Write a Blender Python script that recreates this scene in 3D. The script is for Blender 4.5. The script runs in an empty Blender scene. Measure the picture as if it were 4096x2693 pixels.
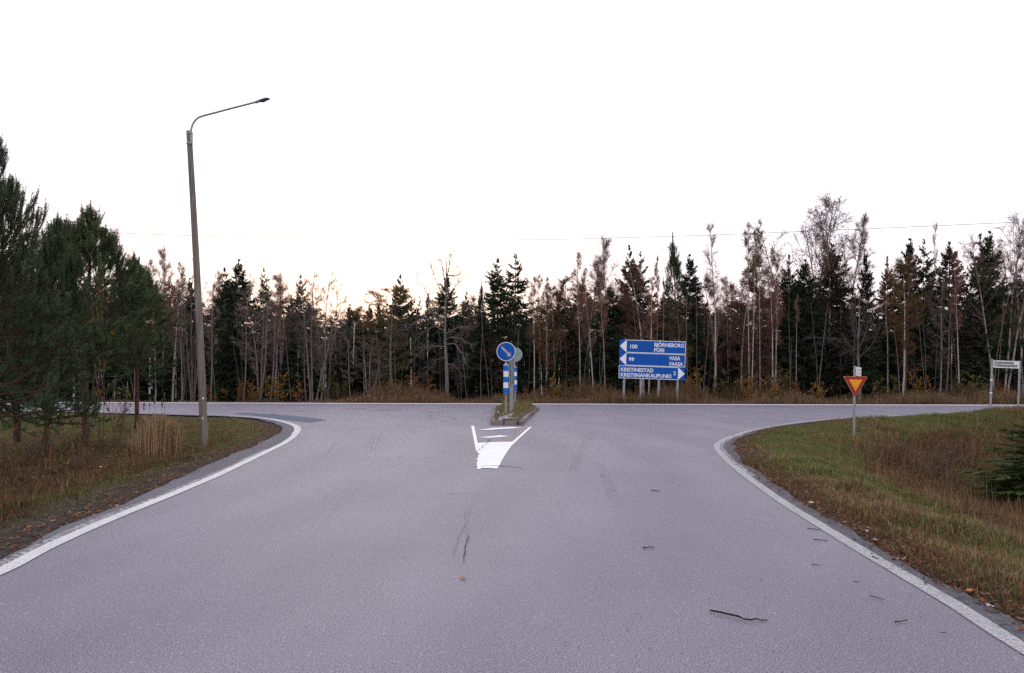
import bpy, math, random
import numpy as np
from mathutils import Vector, Matrix

# ------------------------------------------------------------------ camera, sky, sun, exposure
scene = bpy.context.scene
COL = scene.collection
CAM_H = 1.6
LENS = 25.0
cam_data = bpy.data.cameras.new('camera')
cam_data.lens = LENS
cam_data.sensor_width = 36.0
cam_data.shift_y = 0.0355
cam_data.clip_end = 3000
cam = bpy.data.objects.new('camera', cam_data)
cam.location = (0, 0, CAM_H)
cam.rotation_euler = (math.radians(90), 0, 0)
COL.objects.link(cam)
scene.camera = cam

SUN_EL, SUN_AZ = math.radians(8), math.radians(-12)      # low behind the wood, veiled by cloud
world = bpy.data.worlds.new('World')
scene.world = world
world.use_nodes = True
wn = world.node_tree.nodes
wl = world.node_tree.links
bg = wn['Background']
sky = wn.new('ShaderNodeTexSky')
sky.sky_type = 'NISHITA'
sky.sun_disc = False
sky.sun_elevation = SUN_EL
sky.sun_rotation = SUN_AZ
sky.altitude = 0
sky.air_density = 1.0
sky.dust_density = 4.0
sky.ozone_density = 1.0
# an even deck of thin cloud lit from above, the clear sky behind it showing through a little
deck = wn.new('ShaderNodeMix'); deck.data_type = 'RGBA'
deck.inputs[0].default_value = 0.90
deck.inputs[7].default_value = (9.3, 9.1, 10.0, 1)
wl.new(sky.outputs[0], deck.inputs[6])
# low sky all round is warmer and dimmer, as at the end of an autumn day
tc = wn.new('ShaderNodeTexCoord'); sep = wn.new('ShaderNodeSeparateXYZ'); wl.new(tc.outputs['Generated'], sep.inputs[0])
hz = wn.new('ShaderNodeValToRGB'); he = hz.color_ramp.elements
he[0].position = 0.02; he[0].color = (0.80, 0.64, 0.575, 1); he[1].position = 0.24; he[1].color = (1, 1, 1, 1)
wl.new(sep.outputs[2], hz.inputs[0])
low = wn.new('ShaderNodeMix'); low.data_type = 'RGBA'; low.blend_type = 'MULTIPLY'; low.inputs[0].default_value = 1.0
wl.new(deck.outputs[2], low.inputs[6]); wl.new(hz.outputs[0], low.inputs[7])
wl.new(low.outputs[2], bg.inputs[0])
bg.inputs[1].default_value = 0.12

sun_data = bpy.data.lights.new('sun', 'SUN')
sun_data.energy = 0.5
sun_data.angle = math.radians(40)
sun_data.color = (1.0, 0.93, 0.88)
sun = bpy.data.objects.new('sun', sun_data)
sd = Vector((math.sin(SUN_AZ) * math.cos(SUN_EL), math.cos(SUN_AZ) * math.cos(SUN_EL), math.sin(SUN_EL)))
sun.rotation_euler = sd.to_track_quat('Z', 'Y').to_euler()
COL.objects.link(sun)

vs = scene.view_settings
vs.view_transform = 'Standard'
vs.look = 'None'
vs.exposure = 0.35
vs.gamma = 1.0
vs.use_curve_mapping = False
scene.cycles.use_denoising = False
scene.cycles.max_bounces = 5
scene.cycles.diffuse_bounces = 3
scene.cycles.transparent_max_bounces = 6

# ------------------------------------------------------------------ helpers
FV = 4096 * LENS / 36 / 1.721       # focal length in pixels of the 2380-wide view of the photo
HV, CX = 867.0, 1190.0
def G(u, v, z=0.0):                 # point on the level z seen at u, v
    y = FV * (CAM_H - z) / (v - HV)
    return np.array([(u - CX) * y / FV, y, z])
def D(u, v, y):                     # point at the distance y
    return np.array([(u - CX) * y / FV, y, CAM_H + (HV - v) * y / FV])
def PX(x, y):                       # 4096-wide photo pixel -> view
    return x / 1.721, y / 1.721
R = np.random.default_rng(7)

_vn = np.random.default_rng(99).random((256, 256))
def vnoise(x, y, s=1.0):
    x = np.asarray(x) * s + 1000.3; y = np.asarray(y) * s + 1000.7
    xi = np.floor(x).astype(int); yi = np.floor(y).astype(int)
    fx = x - xi; fy = y - yi
    fx = fx * fx * (3 - 2 * fx); fy = fy * fy * (3 - 2 * fy)
    a = _vn[xi % 256, yi % 256]; b = _vn[(xi + 1) % 256, yi % 256]
    c = _vn[xi % 256, (yi + 1) % 256]; d = _vn[(xi + 1) % 256, (yi + 1) % 256]
    return (a * (1 - fx) + b * fx) * (1 - fy) + (c * (1 - fx) + d * fx) * fy
def fbm(x, y, s):
    return (vnoise(x, y, s) + .5 * vnoise(y, x, s * 2.1) + .25 * vnoise(x, y, s * 4.3)) / 1.75

def norm(v):
    return v / np.maximum(np.linalg.norm(v, axis=-1, keepdims=True), 1e-9)

class MB:
    """collects faces of one mesh"""
    def __init__(s):
        s.V = []; s.C = []; s.F = []; s.n = 0
    def add(s, V, F, col=None, mat=0):
        V = np.asarray(V, float).reshape(-1, 3); F = np.asarray(F, int)
        s.V.append(V); s.F.append((F + s.n, mat))
        if col is None: col = (1, 1, 1)
        s.C.append(np.broadcast_to(np.asarray(col, float), (len(V), 3)))
        s.n += len(V)
        return s
    def arrays(s):
        return np.concatenate(s.V), s.F, np.concatenate(s.C)
    def merge(s, other, M=None, off=None, scale=None, rz=0.0, cmul=None):
        V, F, C = other
        V = V * (np.asarray(scale) if scale is not None else 1.0)
        if rz:
            c, q = math.cos(rz), math.sin(rz)
            V = np.stack([V[:, 0] * c - V[:, 1] * q, V[:, 0] * q + V[:, 1] * c, V[:, 2]], 1)
        if off is not None: V = V + np.asarray(off)
        s.V.append(V); s.C.append(C if cmul is None else C * np.asarray(cmul))
        for f, m in F: s.F.append((f + s.n, m))
        s.n += len(V)
    def mesh(s, name, mats, smooth=False):
        me = bpy.data.meshes.new(name)
        if not isinstance(mats, (list, tuple)): mats = [mats]
        for m in mats: me.materials.append(m)
        V, F, C = s.arrays()
        me.vertices.add(len(V)); me.vertices.foreach_set('co', V.astype(np.float32).ravel())
        lv = np.concatenate([f.ravel() for f, m in F])
        tot = np.concatenate([np.full(len(f), f.shape[1]) for f, m in F])
        mi = np.concatenate([np.full(len(f), m) for f, m in F])
        st = np.concatenate([[0], np.cumsum(tot)[:-1]])
        me.loops.add(len(lv)); me.loops.foreach_set('vertex_index', lv.astype(np.int32))
        me.polygons.add(len(tot)); me.polygons.foreach_set('loop_start', st.astype(np.int32))
        me.polygons.foreach_set('material_index', mi.astype(np.int32))
        me.polygons.foreach_set('use_smooth', np.full(len(tot), smooth))
        me.update(calc_edges=True)
        ca = me.color_attributes.new('col', 'FLOAT_COLOR', 'POINT')
        ca.data.foreach_set('color', np.concatenate([C, np.ones((len(C), 1))], 1).astype(np.float32).ravel())
        return me
    def obj(s, name, mats, parent=None, smooth=False):
        o = bpy.data.objects.new(name, s.mesh(name, mats, smooth))
        COL.objects.link(o)
        if parent is not None: o.parent = parent
        return o

def tag(o, label=None, cat=None, group=None, kind=None):
    if label: o['label'] = label
    if cat: o['category'] = cat
    if group: o['group'] = group
    if kind: o['kind'] = kind
    return o
def empty(name, loc=(0, 0, 0), rz=0.0):
    o = bpy.data.objects.new(name, None)
    o.location = loc; o.rotation_euler = (0, 0, rz); o.empty_display_size = .2
    COL.objects.link(o)
    return o
def link(name, me, parent=None):
    o = bpy.data.objects.new(name, me); COL.objects.link(o)
    if parent is not None: o.parent = parent
    return o

def prisms(P0, P1, r0, r1, k=3):
    """one tapered open prism for every segment"""
    P0 = np.asarray(P0).reshape(-1, 3); P1 = np.asarray(P1).reshape(-1, 3); n = len(P0)
    r0 = np.broadcast_to(r0, (n,)); r1 = np.broadcast_to(r1, (n,))
    d = norm(P1 - P0)
    ref = np.where(np.abs(d[:, 2:3]) > .9, np.array([[1., 0, 0]]), np.array([[0, 0, 1.]]))
    a = norm(np.cross(d, ref)); b = np.cross(d, a)
    V = np.empty((n, 2 * k, 3))
    for i in range(k):
        t = 2 * math.pi * i / k
        w = a * math.cos(t) + b * math.sin(t)
        V[:, i] = P0 + w * r0[:, None]
        V[:, k + i] = P1 + w * r1[:, None]
    base = (np.arange(n) * 2 * k)[:, None]
    F = np.concatenate([base + np.array([[i, (i + 1) % k, k + (i + 1) % k, k + i]]) for i in range(k)])
    return V.reshape(-1, 3), F
def tube(pts, rad, k=8, caps=True):
    pts = np.asarray(pts, float); n = len(pts); rad = np.broadcast_to(rad, (n,))
    t = np.gradient(pts, axis=0); t = norm(t)
    ref = np.array([0, 1., 0]) if abs(t[0][1]) < .8 else np.array([1., 0, 0])
    a = norm(np.cross(t, ref)); b = np.cross(t, a)
    ang = 2 * math.pi * np.arange(k) / k
    V = pts[:, None] + rad[:, None, None] * (a[:, None] * np.cos(ang)[None, :, None] + b[:, None] * np.sin(ang)[None, :, None])
    F = []
    for i in range(n - 1):
        for j in range(k):
            F.append((i * k + j, i * k + (j + 1) % k, (i + 1) * k + (j + 1) % k, (i + 1) * k + j))
    V = V.reshape(-1, 3)
    return V, np.array(F)
def add_tube(mb, pts, rad, k=8, col=None, mat=0, caps=True):
    V, F = tube(pts, rad, k)
    mb.add(V, F, col, mat)
    if caps:
        n = len(pts)
        for i0, ctr in ((0, pts[0]), ((n - 1) * k, pts[-1])):
            ring = V[i0:i0 + k]
            mb.add(np.concatenate([ring, [ctr]]), [(j, (j + 1) % k, k) for j in range(k)], col, mat)
def add_box(mb, lo, hi, col=None, mat=0, M=None, bev=0.0):
    x0, y0, z0 = lo; x1, y1, z1 = hi
    V = np.array([(x, y, z) for z in (z0, z1) for x, y in ((x0, y0), (x1, y0), (x1, y1), (x0, y1))], float)
    if bev:
        V[4:, 0] += np.array([bev, -bev, -bev, bev]); V[4:, 1] += np.array([bev, bev, -bev, -bev])
    if M is not None: V = V @ np.array(M.to_3x3()).T + np.array(M.translation)
    mb.add(V, [(3, 2, 1, 0), (4, 5, 6, 7), (0, 1, 5, 4), (1, 2, 6, 5), (2, 3, 7, 6), (3, 0, 4, 7)], col, mat)
def add_prism_xz(mb, poly, y0, y1, col=None, mat=0):
    """outline in x, z pulled through y (y0 is the face towards the viewer)"""
    n = len(poly); p = np.asarray(poly, float)
    V = np.concatenate([np.stack([p[:, 0], np.full(n, y0), p[:, 1]], 1), np.stack([p[:, 0], np.full(n, y1), p[:, 1]], 1)])
    mb.add(V, [tuple(range(n))], col, mat)
    mb.add(V, [tuple(range(2 * n - 1, n - 1, -1))], col, mat)
    mb.add(V, [(i, n + i, n + (i + 1) % n, (i + 1) % n) for i in range(n)], col, mat)
def blades(P, d, w, L, W, mid=.45):
    """pointed leaf of two triangles: root P, direction d, width direction w"""
    P = np.asarray(P); n = len(P)
    L = np.broadcast_to(L, (n,))[:, None]; W = np.broadcast_to(W, (n,))[:, None]
    V = np.stack([P, P + d * L * mid + w * W, P + d * L, P + d * L * mid - w * W], 1).reshape(-1, 3)
    F = (np.arange(n) * 4)[:, None] + np.array([[0, 1, 2, 3]])
    return V, F
def spikes(P, d, w, L, W):
    P = np.asarray(P); n = len(P)
    L = np.broadcast_to(L, (n,))[:, None]; W = np.broadcast_to(W, (n,))[:, None]
    V = np.stack([P - w * W, P + w * W, P + d * L], 1).reshape(-1, 3)
    F = (np.arange(n) * 3)[:, None] + np.array([[0, 1, 2]])
    return V, F
def rand_dir(rng, n):
    return norm(rng.normal(size=(n, 3)))
def perp(rng, d):
    return norm(np.cross(d, rand_dir(rng, len(d))))
def grow(rng, P, d, L, nseg, wob=.12, up=0.0, uppow=1.0):
    """polylines: (n, nseg+1, 3)"""
    n = len(P); L = np.broadcast_to(L, (n,))
    pts = np.empty((n, nseg + 1, 3)); pts[:, 0] = P; d = d.copy()
    up = np.broadcast_to(up, (n,))
    for i in range(nseg):
        pts[:, i + 1] = pts[:, i] + d * (L / nseg)[:, None]
        d = d + rng.normal(size=(n, 3)) * wob
        d[:, 2] += up * ((i + 1) / nseg) ** uppow
        d = norm(d)
    return pts
def sample(rng, pts, m, t0=.2, t1=1.0, even=False):
    """m points on every polyline: position, direction, parameter, parent"""
    n, k, _ = pts.shape
    t = rng.uniform(t0, t1, (n, m))
    if even: t = t0 + (t1 - t0) * (np.arange(m)[None] + rng.uniform(0, 1, (n, m))) / m
    x = t * (k - 1); i = np.clip(np.floor(x).astype(int), 0, k - 2); f = (x - i)[..., None]
    r = np.arange(n)[:, None]
    a = pts[r, i]; b = pts[r, i + 1]
    par = np.repeat(np.arange(n), m)
    return (a * (1 - f) + b * f).reshape(-1, 3), norm(b - a).reshape(-1, 3), t.ravel(), par
def add_lines(mb, pts, r0, r1, k=3, col=None, mat=0):
    n, m, _ = pts.shape
    r0 = np.broadcast_to(r0, (n,)); r1 = np.broadcast_to(r1, (n,))
    for i in range(m - 1):
        a = r0 + (r1 - r0) * i / (m - 1); b = r0 + (r1 - r0) * (i + 1) / (m - 1)
        V, F = prisms(pts[:, i], pts[:, i + 1], a, b, k)
        c = col
        if col is not None and np.ndim(col) == 2: c = np.repeat(col, 2 * k, axis=0)
        mb.add(V, F, c, mat)

# ------------------------------------------------------------------ materials
def mat(name, rough=.8, spec=.3):
    m = bpy.data.materials.new(name); m.use_nodes = True
    nt = m.node_tree; b = nt.nodes['Principled BSDF']
    b.inputs['Roughness'].default_value = rough
    b.inputs['Specular IOR Level'].default_value = spec
    return m, nt, b
def node(nt, t, **kw):
    n = nt.nodes.new(t)
    for k, v in kw.items(): setattr(n, k, v)
    return n
def tex_noise(nt, scale, detail=3, vec=None, rough=.6):
    n = node(nt, 'ShaderNodeTexNoise'); n.inputs['Scale'].default_value = scale
    n.inputs['Detail'].default_value = detail; n.inputs['Roughness'].default_value = rough
    if vec is not None: nt.links.new(vec, n.inputs['Vector'])
    return n
def ramp(nt, fac, stops):
    r = node(nt, 'ShaderNodeValToRGB'); e = r.color_ramp.elements
    while len(e) < len(stops): e.new(.5)
    for x, (p, c) in zip(e, stops):
        x.position = p; x.color = (*c, 1) if len(c) == 3 else c
    nt.links.new(fac, r.inputs[0])
    return r.outputs[0]
def mix(nt, a, b, fac, mode='MIX'):
    n = node(nt, 'ShaderNodeMix', data_type='RGBA', blend_type=mode)
    for i, v in ((6, a), (7, b)):
        if isinstance(v, tuple): n.inputs[i].default_value = (*v, 1)
        else: nt.links.new(v, n.inputs[i])
    if isinstance(fac, (int, float)): n.inputs[0].default_value = fac
    else: nt.links.new(fac, n.inputs[0])
    return n.outputs[2]
def gpos(nt):
    return node(nt, 'ShaderNodeNewGeometry').outputs['Position']
def opos(nt):
    return node(nt, 'ShaderNodeTexCoord').outputs['Object']
def bump(nt, b, h, strength, dist):
    n = node(nt, 'ShaderNodeBump'); n.inputs['Strength'].default_value = strength; n.inputs['Distance'].default_value = dist
    nt.links.new(h, n.inputs['Height']); nt.links.new(n.outputs[0], b.inputs['Normal'])
def worn_alpha(nt, b, vec, scale, lo, hi, amount, full=1.0):
    """specks where the layer is worn through to what lies under it"""
    n = tex_noise(nt, scale, 4, vec, .7)
    a = ramp(nt, n.outputs[0], [(lo, ((1 - amount) * full,) * 3), (hi, (full,) * 3)])
    nt.links.new(a, b.inputs['Alpha'])

def asphalt_mat(name, base, tint_var=.9, rough=.6, dark=.24, spec=.5):
    m, nt, b = mat(name, rough, spec)
    p = gpos(nt)
    grain = tex_noise(nt, 100, 2, p, .85)
    c1 = ramp(nt, grain.outputs[0], [(.34, tuple(x * dark for x in base)), (.5, base), (.66, tuple(min(1, x * 2.3) for x in base))])
    vor = node(nt, 'ShaderNodeTexVoronoi'); vor.inputs['Scale'].default_value = 60; nt.links.new(p, vor.inputs['Vector'])
    chip = ramp(nt, vor.outputs['Color'], [(.0, (.78, .8, .84)), (.5, (1, 1, 1)), (.82, (1.0, .96, .98)), (1, (1.9, 1.78, 1.75))])
    c2 = mix(nt, c1, chip, .85, 'MULTIPLY')
    big = tex_noise(nt, .35, 4, p, .6)
    c3 = mix(nt, c2, ramp(nt, big.outputs[0], [(.3, (.86, .87, .89)), (.7, (1.1, 1.07, 1.08))]), tint_var, 'MULTIPLY')
    mp = node(nt, 'ShaderNodeMapping'); mp.inputs['Scale'].default_value = (1.1, .11, 1); nt.links.new(p, mp.inputs['Vector'])
    tr = tex_noise(nt, 1.0, 3, mp.outputs[0], .5)
    c4 = mix(nt, c3, ramp(nt, tr.outputs[0], [(.35, (.9, .9, .92)), (.65, (1.06, 1.05, 1.05))]), .7, 'MULTIPLY')
    # dirt specks, broad worn tracks bending towards the side road
    sp_ = tex_noise(nt, 7.5, 3, p, .75)
    c4 = mix(nt, c4, ramp(nt, sp_.outputs[0], [(.69, (1, 1, 1)), (.74, (.55, .54, .55))]), .8, 'MULTIPLY')
    wv = node(nt, 'ShaderNodeTexWave', wave_type='RINGS', rings_direction='Z'); wv.inputs['Scale'].default_value = .16
    wv.inputs['Distortion'].default_value = 2.2; wv.inputs['Detail'].default_value = 2
    mw = node(nt, 'ShaderNodeMapping'); mw.inputs['Location'].default_value = (17, -14, 0); nt.links.new(p, mw.inputs['Vector']); nt.links.new(mw.outputs[0], wv.inputs['Vector'])
    c4 = mix(nt, c4, ramp(nt, wv.outputs['Fac'], [(.2, (.93, .93, .95)), (.8, (1.05, 1.04, 1.04))]), .7, 'MULTIPLY')
    nt.links.new(c4, b.inputs['Base Color'])
    bump(nt, b, grain.outputs[0], .55, .006)
    return m
M_ASPH = asphalt_mat('worn_asphalt', (.145, .134, .169))
M_SHOULDER = asphalt_mat('shoulder_asphalt', (.112, .107, .125), .9, .85, .4, .2)
M_SHOULDER_R = asphalt_mat('damp_shoulder_asphalt', (.085, .084, .095), .9, .85, .4, .2)
M_PATCH = asphalt_mat('patch_asphalt', (.055, .075, .112), .5, .7, .6, .25)

def paint_mat(name, base, amount, lo, hi, scale=9):
    m, nt, b = mat(name, .6, .3)
    p = gpos(nt)
    n = tex_noise(nt, 70, 3, p, .7)
    n2 = tex_noise(nt, 2.3, 4, p, .7)
    c = mix(nt, ramp(nt, n.outputs[0], [(.3, tuple(x * .82 for x in base)), (.6, base)]), ramp(nt, n2.outputs[0], [(.3, (.83, .83, .85)), (.7, (1, 1, 1))]), .8, 'MULTIPLY')
    nt.links.new(c, b.inputs['Base Color'])
    worn_alpha(nt, b, p, scale, lo, hi, amount)
    return m
M_LINE = paint_mat('worn_line_paint', (.60, .60, .61), .6, .36, .46, 60)
M_LINE_R = paint_mat('scuffed_line_paint', (.44, .44, .45), .6, .40, .56, 75)
M_LINE_WEAR = paint_mat('old_line_paint', (.44, .43, .45), .95, .42, .62, 18)
M_PAINT = paint_mat('fresh_white_paint', (.80, .81, .83), .55, .30, .40, 45)
M_YELLOW = paint_mat('old_yellow_paint', (.50, .38, .20), .95, .44, .62, 14)
def mark_mat(name, base, lo, hi, amount=1.0, scale=30, full=1.0):
    m, nt, b = mat(name, .75, .2)
    b.inputs['Base Color'].default_value = (*base, 1)
    worn_alpha(nt, b, gpos(nt), scale, lo, hi, amount, full)
    return m
M_CRACK = mark_mat('dark_crack', (.018, .018, .02), .30, .42, .9, 22)  # near-black tone of the open cracks, broken up by noise
M_CRACK_FAINT = mark_mat('hairline_crack', (.06, .06, .065), .42, .56, 1.0, 22)
M_SKID = mark_mat('tyre_rubber', (.075, .073, .085), .35, .70, 1.0, 4, .24)

def vcol_mat(name, rough=.85, spec=.15, trans=0.0, vary=.25, scale=3.0, tint=None):
    m, nt, b = mat(name, rough, spec)
    a = node(nt, 'ShaderNodeAttribute', attribute_name='col')
    c = a.outputs['Color']
    if tint is not None: c = mix(nt, c, tint, 1.0, 'MULTIPLY')
    info = node(nt, 'ShaderNodeObjectInfo')
    c = mix(nt, c, ramp(nt, info.outputs['Random'], [(0, (1 - vary,) * 3), (1, (1 + vary, 1 + vary * .85, 1 + vary * .7))]), 1.0, 'MULTIPLY')
    nt.links.new(c, b.inputs['Base Color'])
    if trans:
        t = node(nt, 'ShaderNodeBsdfTranslucent'); nt.links.new(c, t.inputs[0])
        s = node(nt, 'ShaderNodeMixShader'); s.inputs[0].default_value = trans
        out = nt.nodes['Material Output']
        nt.links.new(b.outputs[0], s.inputs[1]); nt.links.new(t.outputs[0], s.inputs[2]); nt.links.new(s.outputs[0], out.inputs[0])
    return m
M_GRASS = vcol_mat('grass_blades', .7, .2, .3, 0)
M_NEEDLE = vcol_mat('conifer_needles', .75, .08, .14, .22)
M_TWIG = vcol_mat('bare_twigs', .85, .15, 0, .22)
M_LEAF = vcol_mat('autumn_leaves', .7, .2, .35, .1)

def bark_mat(name, light, darkc, sz, thr, stretch=(6, 6, 1.2), bmp=.4):
    m, nt, b = mat(name, .85, .2)
    mp = node(nt, 'ShaderNodeMapping'); mp.inputs['Scale'].default_value = stretch
    nt.links.new(opos(nt), mp.inputs['Vector'])
    info = node(nt, 'ShaderNodeObjectInfo')
    n = tex_noise(nt, sz, 4, mp.outputs[0], .65)
    c = ramp(nt, n.outputs[0], [(thr - .08, darkc), (thr + .08, light)])
    c = mix(nt, c, ramp(nt, info.outputs['Random'], [(0, (.62, .6, .6)), (1, (1.1, 1.05, 1.0))]), 1.0, 'MULTIPLY')
    nt.links.new(c, b.inputs['Base Color'])
    bump(nt, b, n.outputs[0], bmp, .01)
    return m
M_BIRCH = bark_mat('birch_bark', (.42, .37, .345), (.07, .06, .055), 1.6, .40, (2.5, 2.5, 3.5))
M_GREYBARK = bark_mat('grey_bark', (.215, .19, .178), (.09, .08, .075), 2.5, .45)
M_SPRUCEBARK = bark_mat('spruce_bark', (.075, .06, .05), (.03, .025, .022), 3, .5)
M_PINEBARK = bark_mat('pine_bark', (.17, .085, .06), (.045, .03, .026), 2.2, .48, (5, 5, 1.6), .9)
M_DEAD = bark_mat('dead_wood', (.17, .15, .135), (.07, .06, .055), 3, .45)

# ------------------------------------------------------------------ the crossing on the ground plan
LLINE = [(-4.02, -14), (-4.05, -3), (-4.11, 5.71), (-4.24, 6.43), (-4.37, 7.65), (-4.47, 9.34), (-4.59, 11.0), (-4.89, 13.7), (-5.19, 16.2),
         (-5.52, 18.0), (-5.98, 19.9), (-6.55, 21.5), (-7.45, 23.2), (-8.32, 24.5), (-9.1, 25.4), (-10.2, 26.2), (-12.9, 27.3), (-18.9, 29.4), (-27, 31.0), (-60, 34), (-160, 40)]
RLINE = [(2.75, -14), (2.85, -2), (2.96, 4.1), (3.04, 4.81), (3.09, 5.52), (3.15, 6.49), (3.23, 7.45), (3.32, 8.52), (3.49, 9.96), (3.78, 12.05),
         (4.10, 13.9), (4.43, 15.4), (4.93, 16.7), (5.68, 18.1), (6.69, 19.8), (8.08, 21.6), (9.6, 23.2), (11.57, 24.9), (13.9, 26.2), (17, 27.0), (22, 27.5), (30, 27.6), (60, 27), (160, 22)]
FLINE = [(-160, 44), (-60, 40.5), (-24, 38.2), (-18, 37.8), (-9, 37.2), (0, 36.6), (9.2, 35.9), (17.4, 35.4), (24, 35.2), (60, 34), (160, 30)]
def resample(p, step):
    p = np.asarray(p, float)
    # Catmull-Rom, then even steps
    out = []
    for i in range(len(p) - 1):
        a = p[max(i - 1, 0)]; b = p[i]; c = p[i + 1]; d = p[min(i + 2, len(p) - 1)]
        n = max(2, int(np.linalg.norm(c - b) / step * 2))
        t = np.linspace(0, 1, n, endpoint=False)[:, None]
        la = np.linalg.norm(b - a) + 1e-6; lb = np.linalg.norm(c - b); lc = np.linalg.norm(d - c) + 1e-6
        m0 = ((c - b) / lb + (b - a) / la) * .5 * lb if i else (c - b)
        m1 = ((d - c) / lc + (c - b) / lb) * .5 * lb if i < len(p) - 2 else (c - b)
        out.append((2 * t**3 - 3 * t**2 + 1) * b + (t**3 - 2 * t**2 + t) * m0 + (-2 * t**3 + 3 * t**2) * c + (t**3 - t**2) * m1)
    q = np.concatenate(out + [p[-1:]])
    s = np.concatenate([[0], np.cumsum(np.linalg.norm(np.diff(q, axis=0), axis=1))])
    n = int(s[-1] / step) + 1
    ss = np.linspace(0, s[-1], n)
    return np.stack([np.interp(ss, s, q[:, i]) for i in range(2)], 1), ss
def offset(p, d):
    t = norm(np.gradient(p, axis=0)); nrm = np.stack([-t[:, 1], t[:, 0]], 1)
    return p + nrm * np.broadcast_to(d, (len(p),))[:, None]
L_, Ls = resample(LLINE, .15)
R_, Rs = resample(RLINE, .15)
F_, Fs = resample(FLINE, .4)
def ragged(s, seed, amp):
    return amp * ((vnoise(s, s * 0 + seed, 1.3) - .5) * 1.2 + (vnoise(s, s * 0 + seed + 9, 4.5) - .5) * .6)
L_w = np.interp(L_[:, 1], [0, 6, 8.3, 10.5, 13, 17, 21, 24, 27], [.16, .22, .30, .48, .56, .55, .45, .35, .25])
L_EDGE = offset(L_, L_w + ragged(Ls, 3, .09))
R_w = np.interp(R_[:, 1], [0, 5, 9, 13, 15.6, 18, 24], [.20, .22, .23, .26, .38, .24, .20])
R_EDGE = offset(R_, -(R_w + ragged(Rs, 17, .09)))
F_EDGE = offset(F_, .55 + ragged(Fs, 29, .2))
road_poly = np.concatenate([L_EDGE, F_EDGE, R_EDGE[::-1]])

def inside(poly, P):
    x, y = P[:, 0], P[:, 1]; r = np.zeros(len(P), bool)
    a = poly; b = np.roll(poly, -1, 0)
    for (x0, y0), (x1, y1) in zip(a, b):
        if y0 == y1: continue
        c = ((y0 > y) != (y1 > y))
        if not c.any(): continue
        r ^= c & (x < (x1 - x0) * (y - y0) / (y1 - y0) + x0)
    return r
def seg_dist(line, P, every=1):
    q = line[::every]; out = np.empty(len(P)); qq = (q * q).sum(1)
    for i in range(0, len(P), 8000):
        p_ = P[i:i + 8000]
        out[i:i + 8000] = np.sqrt(np.maximum((p_ * p_).sum(1) + (qq[None] - 2 * p_ @ q.T).min(1), 0))
    return out
near = lambda e: e[(np.abs(e[:, 0]) < 75)]
EL, ER, EF = near(L_EDGE), near(R_EDGE), near(F_EDGE)
poly_s = np.concatenate([L_EDGE[::4], F_EDGE[::2], R_EDGE[::-4]])
def edge_exact(P):
    """distance beyond the asphalt edge (negative on the road) and the side 0 left, 1 right, 2 far"""
    dd = np.stack([seg_dist(EL, P, 3), seg_dist(ER, P, 3), seg_dist(EF, P, 2)], 1)
    side = dd.argmin(1); s = dd.min(1)
    far = np.abs(P[:, 0]) > 60
    s = np.where(inside(poly_s, P), -s, s)
    return s, side
FX0, FX1, FY0, FY1, FS = -46.0, 46.0, -6.0, 56.0, .2
_fx = np.arange(FX0, FX1 + FS, FS); _fy = np.arange(FY0, FY1 + FS, FS)
_fg = np.stack(np.meshgrid(_fx, _fy), -1).reshape(-1, 2)
_fs, _fd = edge_exact(_fg)
_fs = _fs.reshape(len(_fy), len(_fx)); _fd = _fd.reshape(len(_fy), len(_fx))
def edge_info(P):
    """the same, read from a field of 0.2 m cells near the crossing"""
    P = np.asarray(P, float); ok = (P[:, 0] > FX0) & (P[:, 0] < FX1 - FS) & (P[:, 1] > FY0) & (P[:, 1] < FY1 - FS)
    s = np.empty(len(P)); d = np.empty(len(P), int)
    if (~ok).any(): s[~ok], d[~ok] = edge_exact(P[~ok])
    x = (P[ok, 0] - FX0) / FS; y = (P[ok, 1] - FY0) / FS; i = x.astype(int); j = y.astype(int); fx = x - i; fy = y - j
    s[ok] = (_fs[j, i] * (1 - fx) + _fs[j, i + 1] * fx) * (1 - fy) + (_fs[j + 1, i] * (1 - fx) + _fs[j + 1, i + 1] * fx) * fy
    d[ok] = _fd[np.round(y).astype(int), np.round(x).astype(int)]
    return s, d
def ground_z(P, info=None):
    P = np.asarray(P, float).reshape(-1, 2)
    s, side = edge_info(P) if info is None else info
    zl = np.interp(s, [-3, -.12, 0, .5, 1.5, 3.5, 6, 12, 60], [-.14, -.1, -.015, -.05, -.16, -.33, -.42, -.35, -.3])
    zr = np.interp(s, [-3, -.12, 0, .35, 1.2, 2.4, 3.8, 4.8, 6.4, 8, 60], [-.14, -.1, -.012, -.01, -.10, -.45, -.98, -1.08, -.50, -.02, .25])
    zf = np.interp(s, [-3, -.12, 0, .6, 2.2, 4, 8, 60], [-.14, -.1, -.015, -.05, -.35, -.4, -.2, -.1])
    z = np.where(side == 0, zl, np.where(side == 1, zr, zf))
    x, y = P[:, 0], P[:, 1]
    bank = .52 * np.exp(-((x - 21) / 4.6) ** 2 - ((y - 24.4) / 2.2) ** 2)
    bank2 = np.interp(y, [14, 21], [0, 1]) * np.interp(x, [11, 17], [0, 1]) * np.interp(s, [0, 1.5, 4, 7], [0, .3, .75, .8])
    z = z + np.where((side == 1) & (s > 0), (bank + bank2 * .75) * np.clip(s / .8, 0, 1), 0)
    z = z + np.clip(s, 0, 1.5) / 1.5 * ((fbm(x, y, .55) - .5) * .26 + (vnoise(x, y, 1.6) - .5) * .11 + (vnoise(x + 9, y, 3.1) - .5) * .05)
    return z

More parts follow.
